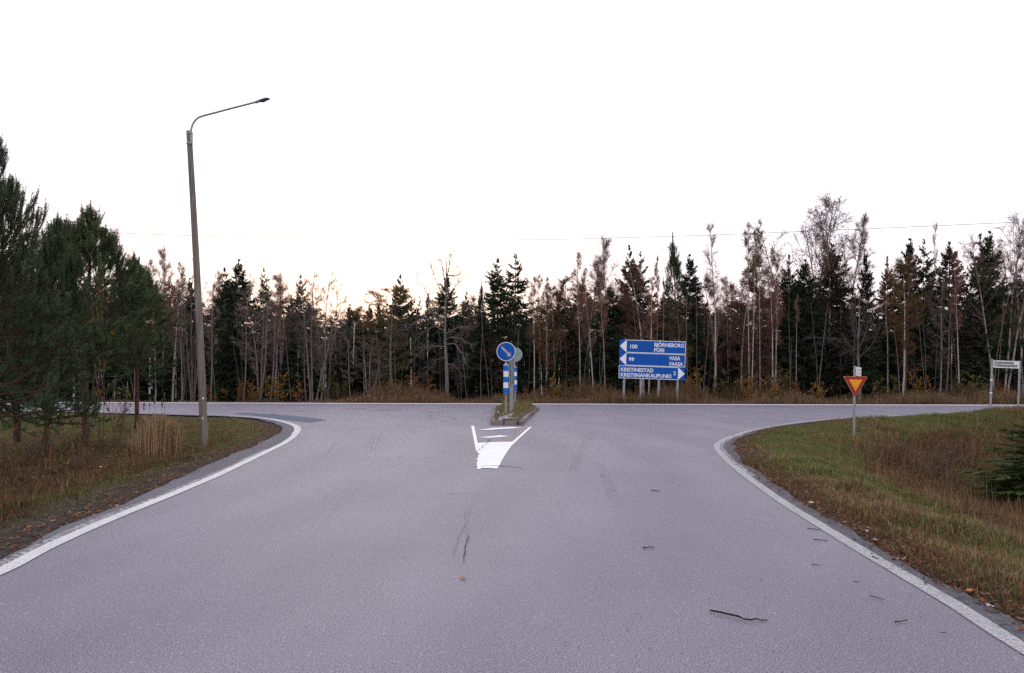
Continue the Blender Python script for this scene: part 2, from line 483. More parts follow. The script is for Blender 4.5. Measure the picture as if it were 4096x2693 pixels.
# ------------------------------------------------------------------ ground sheet
def axis(segs):
    out = []
    for a, b, st in segs: out.append(np.arange(a, b, st))
    out.append([segs[-1][1]])
    return np.concatenate(out)
gx = axis([(-900, -300, 100), (-300, -60, 20), (-60, -24, 2), (-24, 24, .25), (24, 60, 2), (60, 300, 20), (300, 900, 100)])
gy = axis([(-200, -20, 20), (-20, 2, 2), (2, 30, .25), (30, 48, .5), (48, 80, 2), (80, 300, 20), (300, 1500, 100)])
XX, YY = np.meshgrid(gx, gy)
GP = np.stack([XX.ravel(), YY.ravel()], 1)
ginfo = edge_info(GP)
gz = ground_z(GP, ginfo)
def ground_tint(P, info):
    s, side = info; x, y = P[:, 0], P[:, 1]
    soil = np.array([.040, .037, .035]); brown = np.array([.085, .055, .03]); olive = np.array([.07, .068, .026])
    n = fbm(x, y, .5)[:, None]; n2 = fbm(y + 40, x, .9)[:, None]
    c = brown * (1 - n) * 1.1 + olive * n
    c = c * (.75 + .5 * n2)
    wide = np.interp(y, [6, 12, 18], [1.5, .9, .5])
    w = np.interp(s / np.where(side == 0, wide, .6), [0, .6, 1.1], [1, .85, 0])[:, None] * np.where(side == 0, 1, .7)[:, None]
    return c * (1 - w) + soil * w
nx, ny = len(gx), len(gy)
ii = (np.arange(ny - 1)[:, None] * nx + np.arange(nx - 1)[None]).ravel()
gm = MB()
gm.add(np.column_stack([GP, gz]), np.stack([ii, ii + 1, ii + nx + 1, ii + nx], 1), ground_tint(GP, ginfo))
m, nt, b = mat('soil_and_moss', .95, .1)
a = node(nt, 'ShaderNodeAttribute', attribute_name='col')
p = gpos(nt)
n1 = tex_noise(nt, 14, 5, p, .7); n2 = tex_noise(nt, 60, 3, p, .7)
c = mix(nt, a.outputs['Color'], ramp(nt, n1.outputs[0], [(.3, (.45, .42, .4)), (.7, (1.5, 1.45, 1.35))]), 1, 'MULTIPLY')
c = mix(nt, c, ramp(nt, n2.outputs[0], [(.35, (.6, .6, .6)), (.7, (1.4, 1.4, 1.4))]), 1, 'MULTIPLY')
nt.links.new(c, b.inputs['Base Color']); bump(nt, b, n1.outputs[0], .8, .03)
M_SOIL = m
ground = tag(gm.obj('ground', M_SOIL, smooth=True), kind='structure')

# ------------------------------------------------------------------ road sheets and painted marks
def sheet(name, poly, z, m, parent=None):
    import bmesh
    bm = bmesh.new()
    vs_ = [bm.verts.new((x, y, z)) for x, y in poly]
    f = bm.faces.new(vs_)
    if f.normal.z < 0: f.normal_flip()
    bmesh.ops.triangulate(bm, faces=[f], ngon_method='EAR_CLIP')
    for f in bm.faces:
        f.normal_update()
        if f.normal.z < 0: f.normal_flip()
    me = bpy.data.meshes.new(name); bm.to_mesh(me); bm.free(); me.materials.append(m)
    o = bpy.data.objects.new(name, me); COL.objects.link(o)
    if parent is not None: o.parent = parent
    return o
def strip_mesh(mb, p, d0, d1, z, mat=0, sel=None):
    a = offset(p, d0); b_ = offset(p, d1)
    if sel is not None: a, b_ = a[sel], b_[sel]
    n = len(a)
    V = np.concatenate([np.column_stack([a, np.full(n, z)]), np.column_stack([b_, np.full(n, z)])])
    i = np.arange(n - 1)
    F = np.stack([i, i + 1, n + i + 1, n + i], 1)
    if np.cross(V[F[0, 1]] - V[F[0, 0]], V[F[0, 3]] - V[F[0, 0]])[2] < 0: F = F[:, ::-1]
    mb.add(V, F, None, mat)

def road_slab():
    """asphalt sheet"""
    o = sheet('road', road_poly, 0.0, M_ASPH)
    return o
road = tag(road_slab(), kind='structure')
for nm, line, edge, sgn, sel in (('l', L_, L_w + ragged(Ls, 3, .09), 1, (L_[:, 1] > -10) & (L_[:, 0] > -40)), ('r', R_, R_w + ragged(Rs, 17, .09), -1, (R_[:, 1] > -10) & (R_[:, 0] < 40))):
    mb = MB(); strip_mesh(mb, line, sgn * .03, sgn * (edge - .01), .004, 0, sel)
    mb.obj('shoulder', M_SHOULDER if nm == 'l' else M_SHOULDER_R, road)
selL = (L_[:, 1] > -8) & (L_[:, 0] > -10.6); selR = (R_[:, 1] > -8) & (R_[:, 0] < 45)
wid = lambda s, w, seed: w / 2 + (vnoise(s, s * 0 + seed, 5) - .5) * .008
mb = MB(); strip_mesh(mb, L_, -wid(Ls, .145, 1), wid(Ls, .145, 2), .008, 0, selL); mb.obj('edge_line', M_LINE, road)
mb = MB(); strip_mesh(mb, L_, .06, .155 + ragged(Ls, 31, .05), .0065, 0, selL & (L_[:, 1] < 15)); mb.obj('old_edge_line', M_LINE_WEAR, road)
mb = MB(); strip_mesh(mb, R_, -wid(Rs, .125, 3), wid(Rs, .125, 4), .008, 0, selR); mb.obj('edge_line', M_LINE_R, road)
selc = (R_[:, 1] > 11) & (R_[:, 1] < 21)
mb = MB(); strip_mesh(mb, R_, -.14, -.05, .0065, 0, selc); mb.obj('old_edge_line', M_LINE_WEAR, road)
selc = (L_[:, 1] > 18.2) & (L_[:, 1] < 23.5)
mb = MB(); strip_mesh(mb, L_, -.05, .11, .0105, 0, selc); mb.obj('edge_line', M_LINE, road)
mb = MB(); strip_mesh(mb, F_, -.32, .32, .008, 0, np.abs(F_[:, 0]) < 90); mb.obj('far_edge_line', M_PAINT, road)

def zg(u, v):                        # gore close-up -> ground plan
    return G(*PX(1830 + u * .1725, 1650 + v * .1725))[:2]
gore = [(315, 315), (385, 320), (470, 715), (700, 704), (960, 694), (1270, 688), (1665, 340), (1725, 345), (1480, 570), (1240, 800), (1130, 960),
        (1020, 1140), (965, 1260), (915, 1318), (780, 1306), (545, 1300), (540, 1326), (440, 1325), (468, 1290), (448, 1240), (445, 1170), (470, 1130), (446, 1100),
        (480, 1040), (470, 1000), (520, 985), (470, 950), (452, 915), (425, 890)]
sheet('gore_marking', [zg(*q) for q in gore], .009, M_PAINT, road)
sheet('hatch_bar', [zg(*q) for q in [(450, 412), (650, 392), (850, 365), (1280, 345), (1510, 368), (1300, 378), (900, 402), (720, 415)]], .009, M_PAINT, road)
sheet('hatch_bar', [zg(*q) for q in [(470, 585), (620, 575), (900, 549), (990, 537), (1130, 555), (1225, 562), (1000, 580), (720, 600)]], .009, M_PAINT, road)
sheet('old_yellow_line', [zg(*q) for q in [(1590, 330), (1640, 332), (1210, 680), (1120, 682)]], .006, M_YELLOW, road)
def zp(u, v): return G(*PX(700 + u * .336, 1580 + v * .336))[:2]
sheet('asphalt_patch', [zp(*q) for q in [(700, 224), (800, 216), (1000, 225), (1300, 243), (1640, 275), (1810, 300), (1700, 316), (1600, 328), (1450, 312), (1340, 298), (1100, 270), (900, 242)]], .006, M_PATCH, road)
def crack(name, pts_view, w, m, wob=.03, z=.0115, seed=1):
    p, s = resample([G(u, v)[:2] for u, v in pts_view], .06)
    rr = np.random.default_rng(seed)
    p = offset(p, np.convolve(rr.normal(size=len(p)) * wob * 2, np.ones(4) / 4, 'same'))
    ww = w * (.3 + .9 * rr.random(len(p))) * np.minimum(1, np.minimum(s, s[-1] - s) / .5 + .15)
    mb = MB(); strip_mesh(mb, p, -ww / 2, ww / 2, z); mb.obj(name, m, road)
crack('crack', [(1088, 1230), (1084, 1262), (1080, 1290), (1075, 1322)], .010, M_CRACK, .012, seed=2)
crack('crack', [(1098, 1184), (1088, 1202)], .010, M_CRACK, .008, seed=3)
crack('crack', [(1112, 1085), (1150, 1084), (1190, 1086), (1218, 1090)], .05, M_CRACK, .006, seed=4)
crack('crack', [(988, 1146), (1040, 1148), (1100, 1150), (1150, 1152)], .02, M_CRACK_FAINT, .01, seed=5)
crack('crack', [(1090, 1190), (1075, 1230), (1060, 1280), (1050, 1320)], .008, M_CRACK_FAINT, .015, seed=8)
crack('crack', [(1110, 1050), (1125, 1037), (1142, 1020)], .03, M_CRACK_FAINT, .012, seed=6)
crack('crack', [(1060, 977), (1030, 968), (1000, 965), (1010, 975)], .05, M_CRACK_FAINT, .05, seed=7)
for k in range(4):
    crack('tyre_mark', [(1386 + 5 * k, 1075 + k), (1400 + 7 * k, 1115), (1418 + 7.5 * k, 1165 + 2 * k)], .03, M_SKID, .002, .010, 10 + k)
for k in range(3):
    crack('tyre_mark', [(1372 + 7 * k, 1000), (1342 + 7 * k, 1050), (1322 + 8 * k, 1100)], .04, M_SKID, .002, .010, 20 + k)
for k in range(3):
    crack('tyre_mark', [(1440 + 20 * k, 968), (1480 + 20 * k, 978), (1512 + 20 * k, 990)], .06, M_SKID, .002, .010, 30 + k)
for k in range(3):
    crack('tyre_mark', [(870 + 9 * k, 1008), (858 + 9 * k, 1030), (852 + 9 * k, 1050)], .04, M_SKID, .002, .010, 40 + k)
crack('tyre_mark', [(785, 1025), (765, 1048), (750, 1062)], .05, M_SKID, .004, .010, 44)
for k, (u, v, w_) in enumerate([(700, 955, 20), (640, 962, 14), (830, 950, 40), (900, 952, 24), (1010, 958, 30)]):
    crack('stain', [(u - w_, v), (u, v + 1), (u + w_, v + .5)], .25, M_CRACK_FAINT, .06, .010, 50 + k)

# ------------------------------------------------------------------ plain materials for signs
def flat_mat(name, col, rough=.45, spec=.4, metal=0.0, var=.12, scale=9):
    m, nt, b = mat(name, rough, spec)
    b.inputs['Metallic'].default_value = metal
    n = tex_noise(nt, scale, 4, opos(nt), .65)
    c = mix(nt, col, ramp(nt, n.outputs[0], [(.3, (1 - var * 1.6,) * 3), (.7, (1 + var * .4,) * 3)]), 1, 'MULTIPLY')
    nt.links.new(c, b.inputs['Base Color'])
    return m
M_BLUE = flat_mat('sign_blue', (.0025, .085, .40), .5, .18)
M_BLUE2 = flat_mat('marker_blue', (.003, .15, .58), .5, .2)
M_WHITE = flat_mat('sign_white', (.78, .80, .82), .4, .3, 0, .06)
M_ARROW = flat_mat('dirty_arrow_white', (.50, .50, .51), .5, .3, 0, .35, 14)
M_RED = flat_mat('sign_red', (.34, .012, .012), .4)
M_YEL = flat_mat('sign_yellow', (.86, .36, .006), .4)
M_RIM = flat_mat('yield_rim', (.55, .28, .20), .5)
M_GALV = flat_mat('galvanised_steel', (.33, .35, .38), .5, .5, .35, .25, 14)
M_BACK = flat_mat('sign_back', (.27, .36, .33), .6, .3, 0, .25, 5)
M_BLACK = flat_mat('sign_black', (.018, .018, .022), .5)
M_LAMP = flat_mat('lamp_shell', (.32, .34, .37), .5, .4, .2, .1)
M_LAMPDARK = flat_mat('lamp_underside', (.09, .095, .11), .5)
m, nt, b = mat('weathered_pole_wood', .9, .15)
mp = node(nt, 'ShaderNodeMapping'); mp.inputs['Scale'].default_value = (22, 22, .9); nt.links.new(opos(nt), mp.inputs['Vector'])
n1 = tex_noise(nt, 1.6, 5, mp.outputs[0], .7); n2 = tex_noise(nt, 1.1, 4, opos(nt), .6)
c = ramp(nt, n1.outputs[0], [(.3, (.085, .078, .07)), (.52, (.19, .175, .158)), (.7, (.26, .245, .225))])
c = mix(nt, c, ramp(nt, n2.outputs[0], [(.3, (.72, .74, .7)), (.7, (1.12, 1.06, 1.0))]), 1, 'MULTIPLY')
nt.links.new(c, b.inputs['Base Color']); bump(nt, b, n1.outputs[0], .5, .01)
M_POLE = m
M_KERB = None
m, nt, b = mat('kerb_granite', .85, .25)
n1 = tex_noise(nt, 40, 4, gpos(nt), .7); n2 = tex_noise(nt, 2.5, 4, gpos(nt), .6); info = node(nt, 'ShaderNodeObjectInfo')
c = ramp(nt, n1.outputs[0], [(.3, (.13, .115, .115)), (.6, (.24, .215, .215))])
c = mix(nt, c, ramp(nt, n2.outputs[0], [(.3, (.6, .6, .58)), (.7, (1.1, 1.1, 1.1))]), 1, 'MULTIPLY')
c = mix(nt, c, ramp(nt, info.outputs['Random'], [(0, (.7, .7, .72)), (1, (1.2, 1.1, 1.08))]), 1, 'MULTIPLY')
nt.links.new(c, b.inputs['Base Color']); bump(nt, b, n1.outputs[0], .5, .008)
M_KERB = m
m, nt, b = mat('field_stone', .85, .25)
n1 = tex_noise(nt, 30, 4, gpos(nt), .7); info = node(nt, 'ShaderNodeObjectInfo')
c = mix(nt, ramp(nt, n1.outputs[0], [(.3, (.22, .21, .21)), (.6, (.42, .41, .42))]), ramp(nt, info.outputs['Random'], [(0, (.5, .48, .47)), (1, (1.2, 1.2, 1.25))]), 1, 'MULTIPLY')
nt.links.new(c, b.inputs['Base Color'])
M_STONE = m

# ------------------------------------------------------------------ traffic island
KZ = .13
isl = [PX(1950 + u * .2427, 1340 + v * .2428) for u, v in [(42, 1490), (580, 1500), (700, 1395), (870, 1215), (800, 1135), (640, 1110), (300, 1112), (100, 1150)]]
def islp(u, v): return G(u, v)[:2]
fl = G(*PX(1961, 1702))[:2]; fr = G(*PX(2090, 1703))[:2]
rr_ = G(*PX(2160, 1637))[:2]; rl_ = G(*PX(1974, 1637))[:2]
bk_r = np.array([rr_[0] - .2, rr_[1] + 1.9]); bk_l = np.array([rl_[0] + .35, rl_[1] + 1.9])
ring, rs = resample([fl, (fl * .5 + fr * .5) + [0, -.02], fr, fr * .55 + rr_ * .45 + [-.03, 0], rr_, bk_r, bk_l, rl_, fl * .5 + rl_ * .5, fl], .05)
cen = ring.mean(0)
island = empty('traffic_island', (*cen, 0))
tag(island, 'narrow raised traffic island edged with granite kerb stones in mid junction', 'traffic island')
corners = [fl, fr, rr_, bk_r, bk_l, rl_]
kr = np.random.default_rng(5)
def kerb_run(a, b_, lens):
    a = np.asarray(a); b_ = np.asarray(b_); L = np.linalg.norm(b_ - a); n = max(1, round(L / lens))
    t = (b_ - a) / L; ang = math.atan2(t[1], t[0])
    for i in range(n):
        l0 = L * i / n + .008; l1 = L * (i + 1) / n - .008
        mb = MB()
        add_box(mb, (0, 0, -.1), (l1 - l0, .15, KZ + kr.uniform(-.012, .01)), bev=.018)
        o = mb.obj('kerb_stone', M_KERB, island)
        q = a + t * l0 - cen
        o.location = (q[0] + kr.normal() * .006, q[1] + kr.normal() * .006, 0); o.rotation_euler = (kr.normal() * .012, kr.normal() * .008, ang + kr.normal() * .008)
for i in range(6):
    a, b_ = corners[i], corners[(i + 1) % 6]
    t = (b_ - a) / np.linalg.norm(b_ - a)
    kerb_run(a + t * (.0 if i % 2 else .0), b_ - t * .15 * (1 if i in (0, 3) else .2), .52 if i in (0, 3) else .95)
inner = []
for i in range(6):
    a = corners[i]; inner.append(a + (cen - a) / np.linalg.norm(cen - a) * .16)
inner = np.array(inner)
mb = MB()
top = inner - cen; n = 6
mb.add(np.concatenate([np.column_stack([top, np.full(n, KZ - .02)]), np.column_stack([top * .6, np.full(n, KZ + .05)]), [[0, 0, KZ + .06]]]),
       [(i, (i + 1) % n, n + (i + 1) % n, n + i) for i in range(n)], (.085, .07, .045))
mb.add(np.concatenate([np.column_stack([top * .6, np.full(n, KZ + .05)]), [[0, 0, KZ + .06]]]), [(i, (i + 1) % n, n) for i in range(n)], (.085, .07, .045))
mb.obj('soil_bed', M_SOIL, island)
def stone_mesh(seed):
    r_ = np.random.default_rng(seed); mb = MB()
    k = 7; V = []
    for j, (rad, z) in enumerate(((1, 0), (.85, .45), (.4, .7))):
        for i in range(k):
            a = 2 * math.pi * i / k
            q = rad * (1 + r_.normal() * .12); V.append((q * math.cos(a), q * math.sin(a) * .75, z))
    V.append((0, 0, .76))
    F4 = [(j * k + i, j * k + (i + 1) % k, (j + 1) * k + (i + 1) % k, (j + 1) * k + i) for j in range(2) for i in range(k)]
    mb.add(V, F4); mb.add(V, [(2 * k + i, 2 * k + (i + 1) % k, 3 * k) for i in range(k)])
    return mb.mesh('stone', M_STONE, True)
sm = [stone_mesh(i) for i in range(5)]
placed = 0
while placed < 85:
    t = kr.uniform(.02, .62) ** 1.2; w = kr.uniform(-.46, .46)
    c0 = fl * .5 + fr * .5; c1 = rl_ * .5 + rr_ * .5
    wd = np.linalg.norm(fr - fl) * (1 - t) + np.linalg.norm(rr_ - rl_) * t - .4
    q = c0 * (1 - t) + c1 * t + np.array([w * wd, .22])
    o = link('stone', sm[placed % 5], island)
    o.location = (*(q - cen), KZ - .005 + .05 * (1 - abs(w) * 2)); s_ = kr.uniform(.03, .085); o.scale = (s_, s_, s_); o.rotation_euler = (0, 0, kr.uniform(0, 6))
    placed += 1

# ------------------------------------------------------------------ lettering
def text_obj(txt, size, m, parent, loc, align='LEFT', bold=.0, sx=1.0):
    cu = bpy.data.curves.new('lettering', 'FONT'); cu.body = txt; cu.size = size; cu.align_x = align
    cu.offset = bold; cu.resolution_u = 3; cu.extrude = .0015
    o = bpy.data.objects.new('lettering_tmp', cu); COL.objects.link(o)
    bpy.context.view_layer.update()
    me = bpy.data.meshes.new_from_object(o.evaluated_get(bpy.context.evaluated_depsgraph_get()))
    bpy.data.objects.remove(o); me.materials.clear(); me.materials.append(m)
    ob = bpy.data.objects.new('lettering', me); COL.objects.link(ob); ob.parent = parent
    ob.location = loc; ob.rotation_euler = (math.radians(90), 0, 0); ob.scale = (sx, 1, 1)
    return ob
def disc(mb, cx, cz, y0, y1, r, k=40, col=None, mat=0):
    add_prism_xz(mb, [(cx + r * math.cos(2 * math.pi * i / k), cz + r * math.sin(2 * math.pi * i / k)) for i in range(k)], y0, y1, col, mat)

# direction sign: three blue boards on four posts, the whole sign tilted clockwise
SY = 38.2
ppm = FV / SY
base = D(1513, 939, SY)
dsign = empty('direction_sign', (base[0], SY, -.15))
dsign.rotation_euler = (0, math.radians(2.0), 0)
tag(dsign, 'blue direction sign of three stacked boards on four grey posts', 'road sign')
zoff = lambda v: CAM_H + (HV - v) / ppm + .15
W_ = 153.5 / ppm; x0 = -W_ / 2 - .02; x1 = W_ / 2 - .02
ztop = zoff(792); bh = 30.0 / ppm
for k, fx in enumerate((.09, .345, .615, .90)):
    mb = MB(); xx = x0 + W_ * fx
    add_tube(mb, [(xx, .07, -.3), (xx, .07, ztop + .05)], .065, 10)
    mb.obj('post', M_GALV, dsign, True)
def board(z1, arrow, texts):
    z0 = z1 - bh + .012
    mb = MB(); add_prism_xz(mb, [(x0, z0), (x1, z0), (x1, z1), (x0, z1)], -.03, 0); bo = mb.obj('board', M_BLUE, dsign)
    aw = .105 * W_; bt = .028; f = -.033
    # white border round the plain part
    bx0, bx1 = (x0 + aw, x1) if arrow < 0 else (x0, x1 - aw)
    mb = MB()
    for a, b_, c_, d_ in ((bx0, z1 - bt, bx1, z1), (bx0, z0, bx1, z0 + bt)):
        add_prism_xz(mb, [(a, b_), (c_, b_), (c_, d_), (a, d_)], f, -.0302)
    e = bx1 - bt if arrow < 0 else bx0
    add_prism_xz(mb, [(e, z0 + bt), (e + bt, z0 + bt), (e + bt, z1 - bt), (e, z1 - bt)], f, -.0302)
    mb.obj('border', M_WHITE, bo)
    mb = MB(); zm = (z0 + z1) / 2
    if arrow < 0: add_prism_xz(mb, [(x0 + .01, zm), (x0 + aw - .002, z0), (x0 + aw - .002, z1)], f - .001, -.0302)
    else: add_prism_xz(mb, [(x1 - .01, zm), (x1 - aw + .002, z1), (x1 - aw + .002, z0)], f - .001, -.0302)
    mb.obj('arrow', M_WHITE, bo)
    for txt, fx, fz, sz, al, fw in texts:
        t = text_obj(txt, sz, M_WHITE, bo, (x0 + W_ * fx, f - .001, z1 - (bh - .012) * fz), 'LEFT', .0065)
        w = t.dimensions[0]
        if w > 0: t.scale = (W_ * fw / w, 1, 1)
SZ = .285
board(ztop, -1, [('100', .145, .66, SZ, 'LEFT', .108), ('BJÖRNEBORG', .52, .46, SZ * .98, 'LEFT', .45), ('PORI', .52, .88, SZ * .98, 'LEFT', .15)])
board(ztop - bh, -1, [('99', .145, .66, SZ, 'LEFT', .078), ('VASA', .755, .46, SZ * .98, 'LEFT', .17), ('VAASA', .755, .90, SZ * .98, 'LEFT', .213)])
board(ztop - 2 * bh, 1, [('KRISTINESTAD', .028, .46, SZ * .98, 'LEFT', .49), ('KRISTIINANKAUPUNKI', .028, .87, SZ * .98, 'LEFT', .762), ('2', .825, .62, SZ, 'LEFT', .036)])

# keep-right signs with banded marker tubes
def keep_right(u, vb, y, disc_v, dia, tube_v, tube_w, front, label, lean=0.0, du=0.0):
    p = D(u, vb, y); zb = KZ + .01
    s = empty('keep_right_sign', (p[0], y, zb)); s.rotation_euler = (0, lean, 0)
    tag(s, label, 'traffic sign')
    zz = lambda v: CAM_H + (HV - v) * y / FV - zb
    mb = MB(); zd = zz(disc_v); add_tube(mb, [(0, 0, -.2), (0, 0, zd + dia * .3)], .032, 12); mb.obj('post', M_GALV, s, True)
    mb = MB(); add_tube(mb, [(0, 0, 0), (0, 0, .06)], .045, 12); mb.obj('post_foot', M_BLACK, s, True)
    za, zc = zz(tube_v[0]), zz(tube_v[1]); r = tube_w / 2
    h = zc - za
    for i in range(5):
        mb = MB(); add_tube(mb, [(0, 0, za + h * i / 5), (0, 0, za + h * (i + 1) / 5)], r, 24, caps=False)
        mb.obj('marker_band', M_BLUE2 if i % 2 == 0 else M_WHITE, s, True)
    mb = MB(); add_tube(mb, [(0, 0, zc), (0, 0, zc + .07)], [r * 1.03, .05], 24); mb.obj('marker_cap', M_GALV, s, True)
    mb = MB(); add_tube(mb, [(0, 0, za - .03), (0, 0, za)], [r * .9, r * 1.02], 24); mb.obj('marker_base', M_GALV, s, True)
    for zz_ in (zd - dia * .22, zd + dia * .2):
        mb = MB(); add_tube(mb, [(0, 0, zz_ - .02), (0, 0, zz_ + .02)], .042, 12); mb.obj('clamp', M_GALV, s, True)
    f = -1 if front else 1
    y0, y1 = (-.062, -.04) if front else (.04, .062)
    mb = MB(); disc(mb, du, zd, y0, y1, dia / 2); d_ = mb.obj('disc', M_WHITE if front else M_BACK, s)
    if front:
        mb = MB(); disc(mb, du, zd, -.066, -.0622, dia / 2 * .93); mb.obj('blue_face', M_BLUE, d_)
        a = dia * .5; c_ = math.sqrt(.5)
        q = [(-.105, -.70), (.105, -.70), (.105, .42), (.33, .34), (.0, .72), (-.33, .34), (-.105, .42)]
        # arrow pointing down and to the right with a notched head
        pts = [(du + a * (x * c_ + z * c_), zd + a * (x * c_ - z * c_)) for x, z in q]
        mb = MB(); add_prism_xz(mb, pts[::-1], -.070, -.0663); mb.obj('arrow', M_ARROW, d_)
    return s
Y1 = FV * (CAM_H - KZ) / (1664 / 1.721 - HV)
k1 = 76 / 1.721 * Y1 / FV
keep_right(1175.5, 967, Y1, 817.5, k1, (915, 850), 20.5 / 1.721 * Y1 / FV, True, 'blue keep-right sign with white arrow above a banded marker on the island', math.radians(.3), .0)
Y3 = 33.0
k3 = 58 / 1.721 * Y3 / FV
keep_right(1197.5, 934, Y3, 824.5, k3, (903.5, 855), 16.5 / 1.721 * Y3 / FV, False, 'green-grey back of a round sign behind the blue keep-right sign', math.radians(-.8), 0.03)

# board seen edge-on between them
Y2 = 25.6
p = D(1188, 954, Y2)
cs = empty('chevron_board', (p[0], Y2, KZ)); tag(cs, 'black edge-on chevron board on two grey posts between the round signs', 'traffic sign')
cs.rotation_euler = (math.radians(0), math.radians(-1.6), math.radians(-3))
for yy in (0, 1.15):
    mb = MB(); add_tube(mb, [(.0, yy, -.2), (.0, yy, 2.02)], .042, 12); mb.obj('post', M_GALV, cs, True)
cb = MB(); add_box(cb, (.055, -.28, 1.06), (.085, 1.45, 2.02)); cbo = cb.obj('board', M_BLACK, cs)
for k in range(3):
    mb = MB(); yb = -.15 + k * .5
    V = [(.0853, yb + .3, 1.1), (.0853, yb, 1.54), (.0853, yb + .3, 1.98), (.0853, yb + .53, 1.98), (.0853, yb + .23, 1.54), (.0853, yb + .53, 1.1)]
    V = V + [(x + .002, y, z) for x, y, z in V]
    mb.add(V, [(6, 7, 10, 11), (7, 8, 9, 10)]); mb.obj('chevron', M_ARROW, cbo)
mb = MB(); add_box(mb, (.05, -.31, 1.03), (.09, -.283, 2.05)); mb.obj('edge_strip', M_GALV, cbo)

# yield sign with street-name plate above
YY_ = 20.5
p = D(1984.5, 1030, YY_)
yz = float(ground_z([[p[0], YY_]])[0])
ys = empty('yield_sign', (p[0], YY_, yz)); ys.rotation_euler = (0, math.radians(.7), 0)
tag(ys, 'red and yellow yield triangle with small white plate on its post top', 'traffic sign')
zz = lambda v: CAM_H + (HV - v) * YY_ / FV - yz
mb = MB(); add_tube(mb, [(0, 0, -.3), (0, 0, zz(851))], .032, 12); mb.obj('post', M_GALV, ys, True)
def rtri(w, zt, zb, r, n=4):
    P = [(-w / 2, zt), (w / 2, zt), (0, zb)]; out = []
    for i in range(3):
        a = np.array(P[i - 1]); c_ = np.array(P[i]); d_ = np.array(P[(i + 1) % 3])
        e = c_ + norm(a - c_) * r * 1.7; f_ = c_ + norm(d_ - c_) * r * 1.7
        for t in np.linspace(0, 1, n): out.append(tuple((1 - t) ** 2 * e + 2 * t * (1 - t) * c_ + t * t * f_))
    return out[::-1]
tw = 57 / FV * YY_; zt, zb = zz(875), zz(924.5); ym = zt - tw * .2887
def inset(k): return (tw * k, ym + (zt - ym) * k, ym + (zb - ym) * k)
mb = MB(); add_prism_xz(mb, rtri(tw, zt, zb, .03), -.06, -.036); tri = mb.obj('plate', M_RIM, ys)
mb = MB(); add_prism_xz(mb, rtri(*inset(.955), .028), -.064, -.0602); mb.obj('red_face', M_RED, tri)
mb = MB(); add_prism_xz(mb, rtri(*inset(.55), .005), -.068, -.0642); mb.obj('yellow_face', M_YEL, tri)
mb = MB(); add_prism_xz(mb, [(0, -.125), (.52, -.125), (.52, .125), (0, .125)], -.012, .012)
pl = mb.obj('name_plate', M_WHITE, ys); pl.location = (.03, -.02, zz(863)); pl.rotation_euler = (0, math.radians(2), math.radians(50))
for zt_, tx in ((.03, 'Landsvägen'), (-.075, 'Maantie')):
    mb = MB(); r_ = np.random.default_rng(len(tx)); xx = .09
    while xx < .45:
        w = r_.uniform(.012, .03); hh_ = r_.uniform(.022, .036); add_prism_xz(mb, [(xx, zt_), (xx + w, zt_), (xx + w, zt_ + hh_), (xx, zt_ + hh_)], -.0145, -.0122); xx += w + .014
    mb.obj('illegible_print', M_GALV, pl)
mb = MB(); add_tube(mb, [(0, 0, zz(864.5)), (0, 0, zz(862))], .045, 12); mb.obj('clamp', M_GALV, ys, True)

# street-name sign at the right edge
YN = 25.4
a = D(2301.5, 950, YN); b_ = D(2366, 950, YN)
nz = float(ground_z([[a[0], YN]])[0])
ns = empty('street_name_sign', (a[0], YN, nz)); ns.rotation_euler = (0, math.radians(2.2), 0)
tag(ns, 'white bilingual street name board between two leaning grey posts', 'street sign')
zz = lambda v: CAM_H + (HV - v) * YN / FV - nz
W2 = b_[0] - a[0]
for i, xx in enumerate((0, W2)):
    mb = MB(); add_tube(mb, [(xx, 0, -.3), (xx, 0, zz(835 + 1.5 * i))], .034, 12); po = mb.obj('post', M_GALV, ns, True)
    for q in (838, 861):
        mb = MB(); add_tube(mb, [(xx, 0, zz(q) - .02), (xx, 0, zz(q) + .02)], .043, 12); mb.obj('clamp', M_GALV, po, True)
    if i == 0:
        for q in (883.5, 913.5):
            mb = MB(); add_tube(mb, [(xx, 0, zz(q) - .025), (xx, 0, zz(q) + .025)], .04, 12); mb.obj('reflector_tape', M_WHITE, po, True)
zt, zb = zz(837.5), zz(854.5)
mb = MB(); add_prism_xz(mb, [(.035, zb), (W2 - .035, zb), (W2 - .035, zt), (.035, zt)], -.03, -.005); nb = mb.obj('board', M_WHITE, ns)
for txt, zt_, fw in (('Kristinestadsvägen', zt - .115, .74), ('Kristiinankaupungintie', zb + .045, .88)):
    t = text_obj(txt, .15, M_BLACK, nb, (.07, -.0325, zt_), 'LEFT', .003)
    t.scale = ((W2 - .07) * fw / t.dimensions[0], 1, 1)

# ------------------------------------------------------------------ street lamp on a wooden pole
YL = 16.6
pb = D(475, 1041, YL); pt = D(439, 305, YL)
lz = float(ground_z([[pb[0], YL]])[0])
lamp = empty('street_lamp', (pb[0], YL, lz)); tag(lamp, 'weathered wooden lamp pole with a curved steel arm beside the left kerb line', 'street lamp')
rel = lambda u, v, dy=0: D(u, v, YL + dy) - np.array([pb[0], YL, lz])
mid = [rel(475 + (439 - 475) * t + 2.5 * math.sin(t * 3.1), 1041 + (305 - 1041) * t) for t in np.linspace(0, 1, 14)]
pts_ = [mid[0] + np.array([.01, 0, -.4])] + mid
mb = MB(); add_tube(mb, pts_, np.linspace(.092, .062, len(pts_)), 16); mb.obj('pole', M_POLE, lamp, True)
arm = [rel(446, 337), rel(445.5, 312), rel(446, 303), rel(449, 292), rel(455, 282), rel(463, 275), rel(474, 271), rel(530, 256.2), rel(600, 238)]
arm = [q + np.array([0, -.04, 0]) for q in arm]
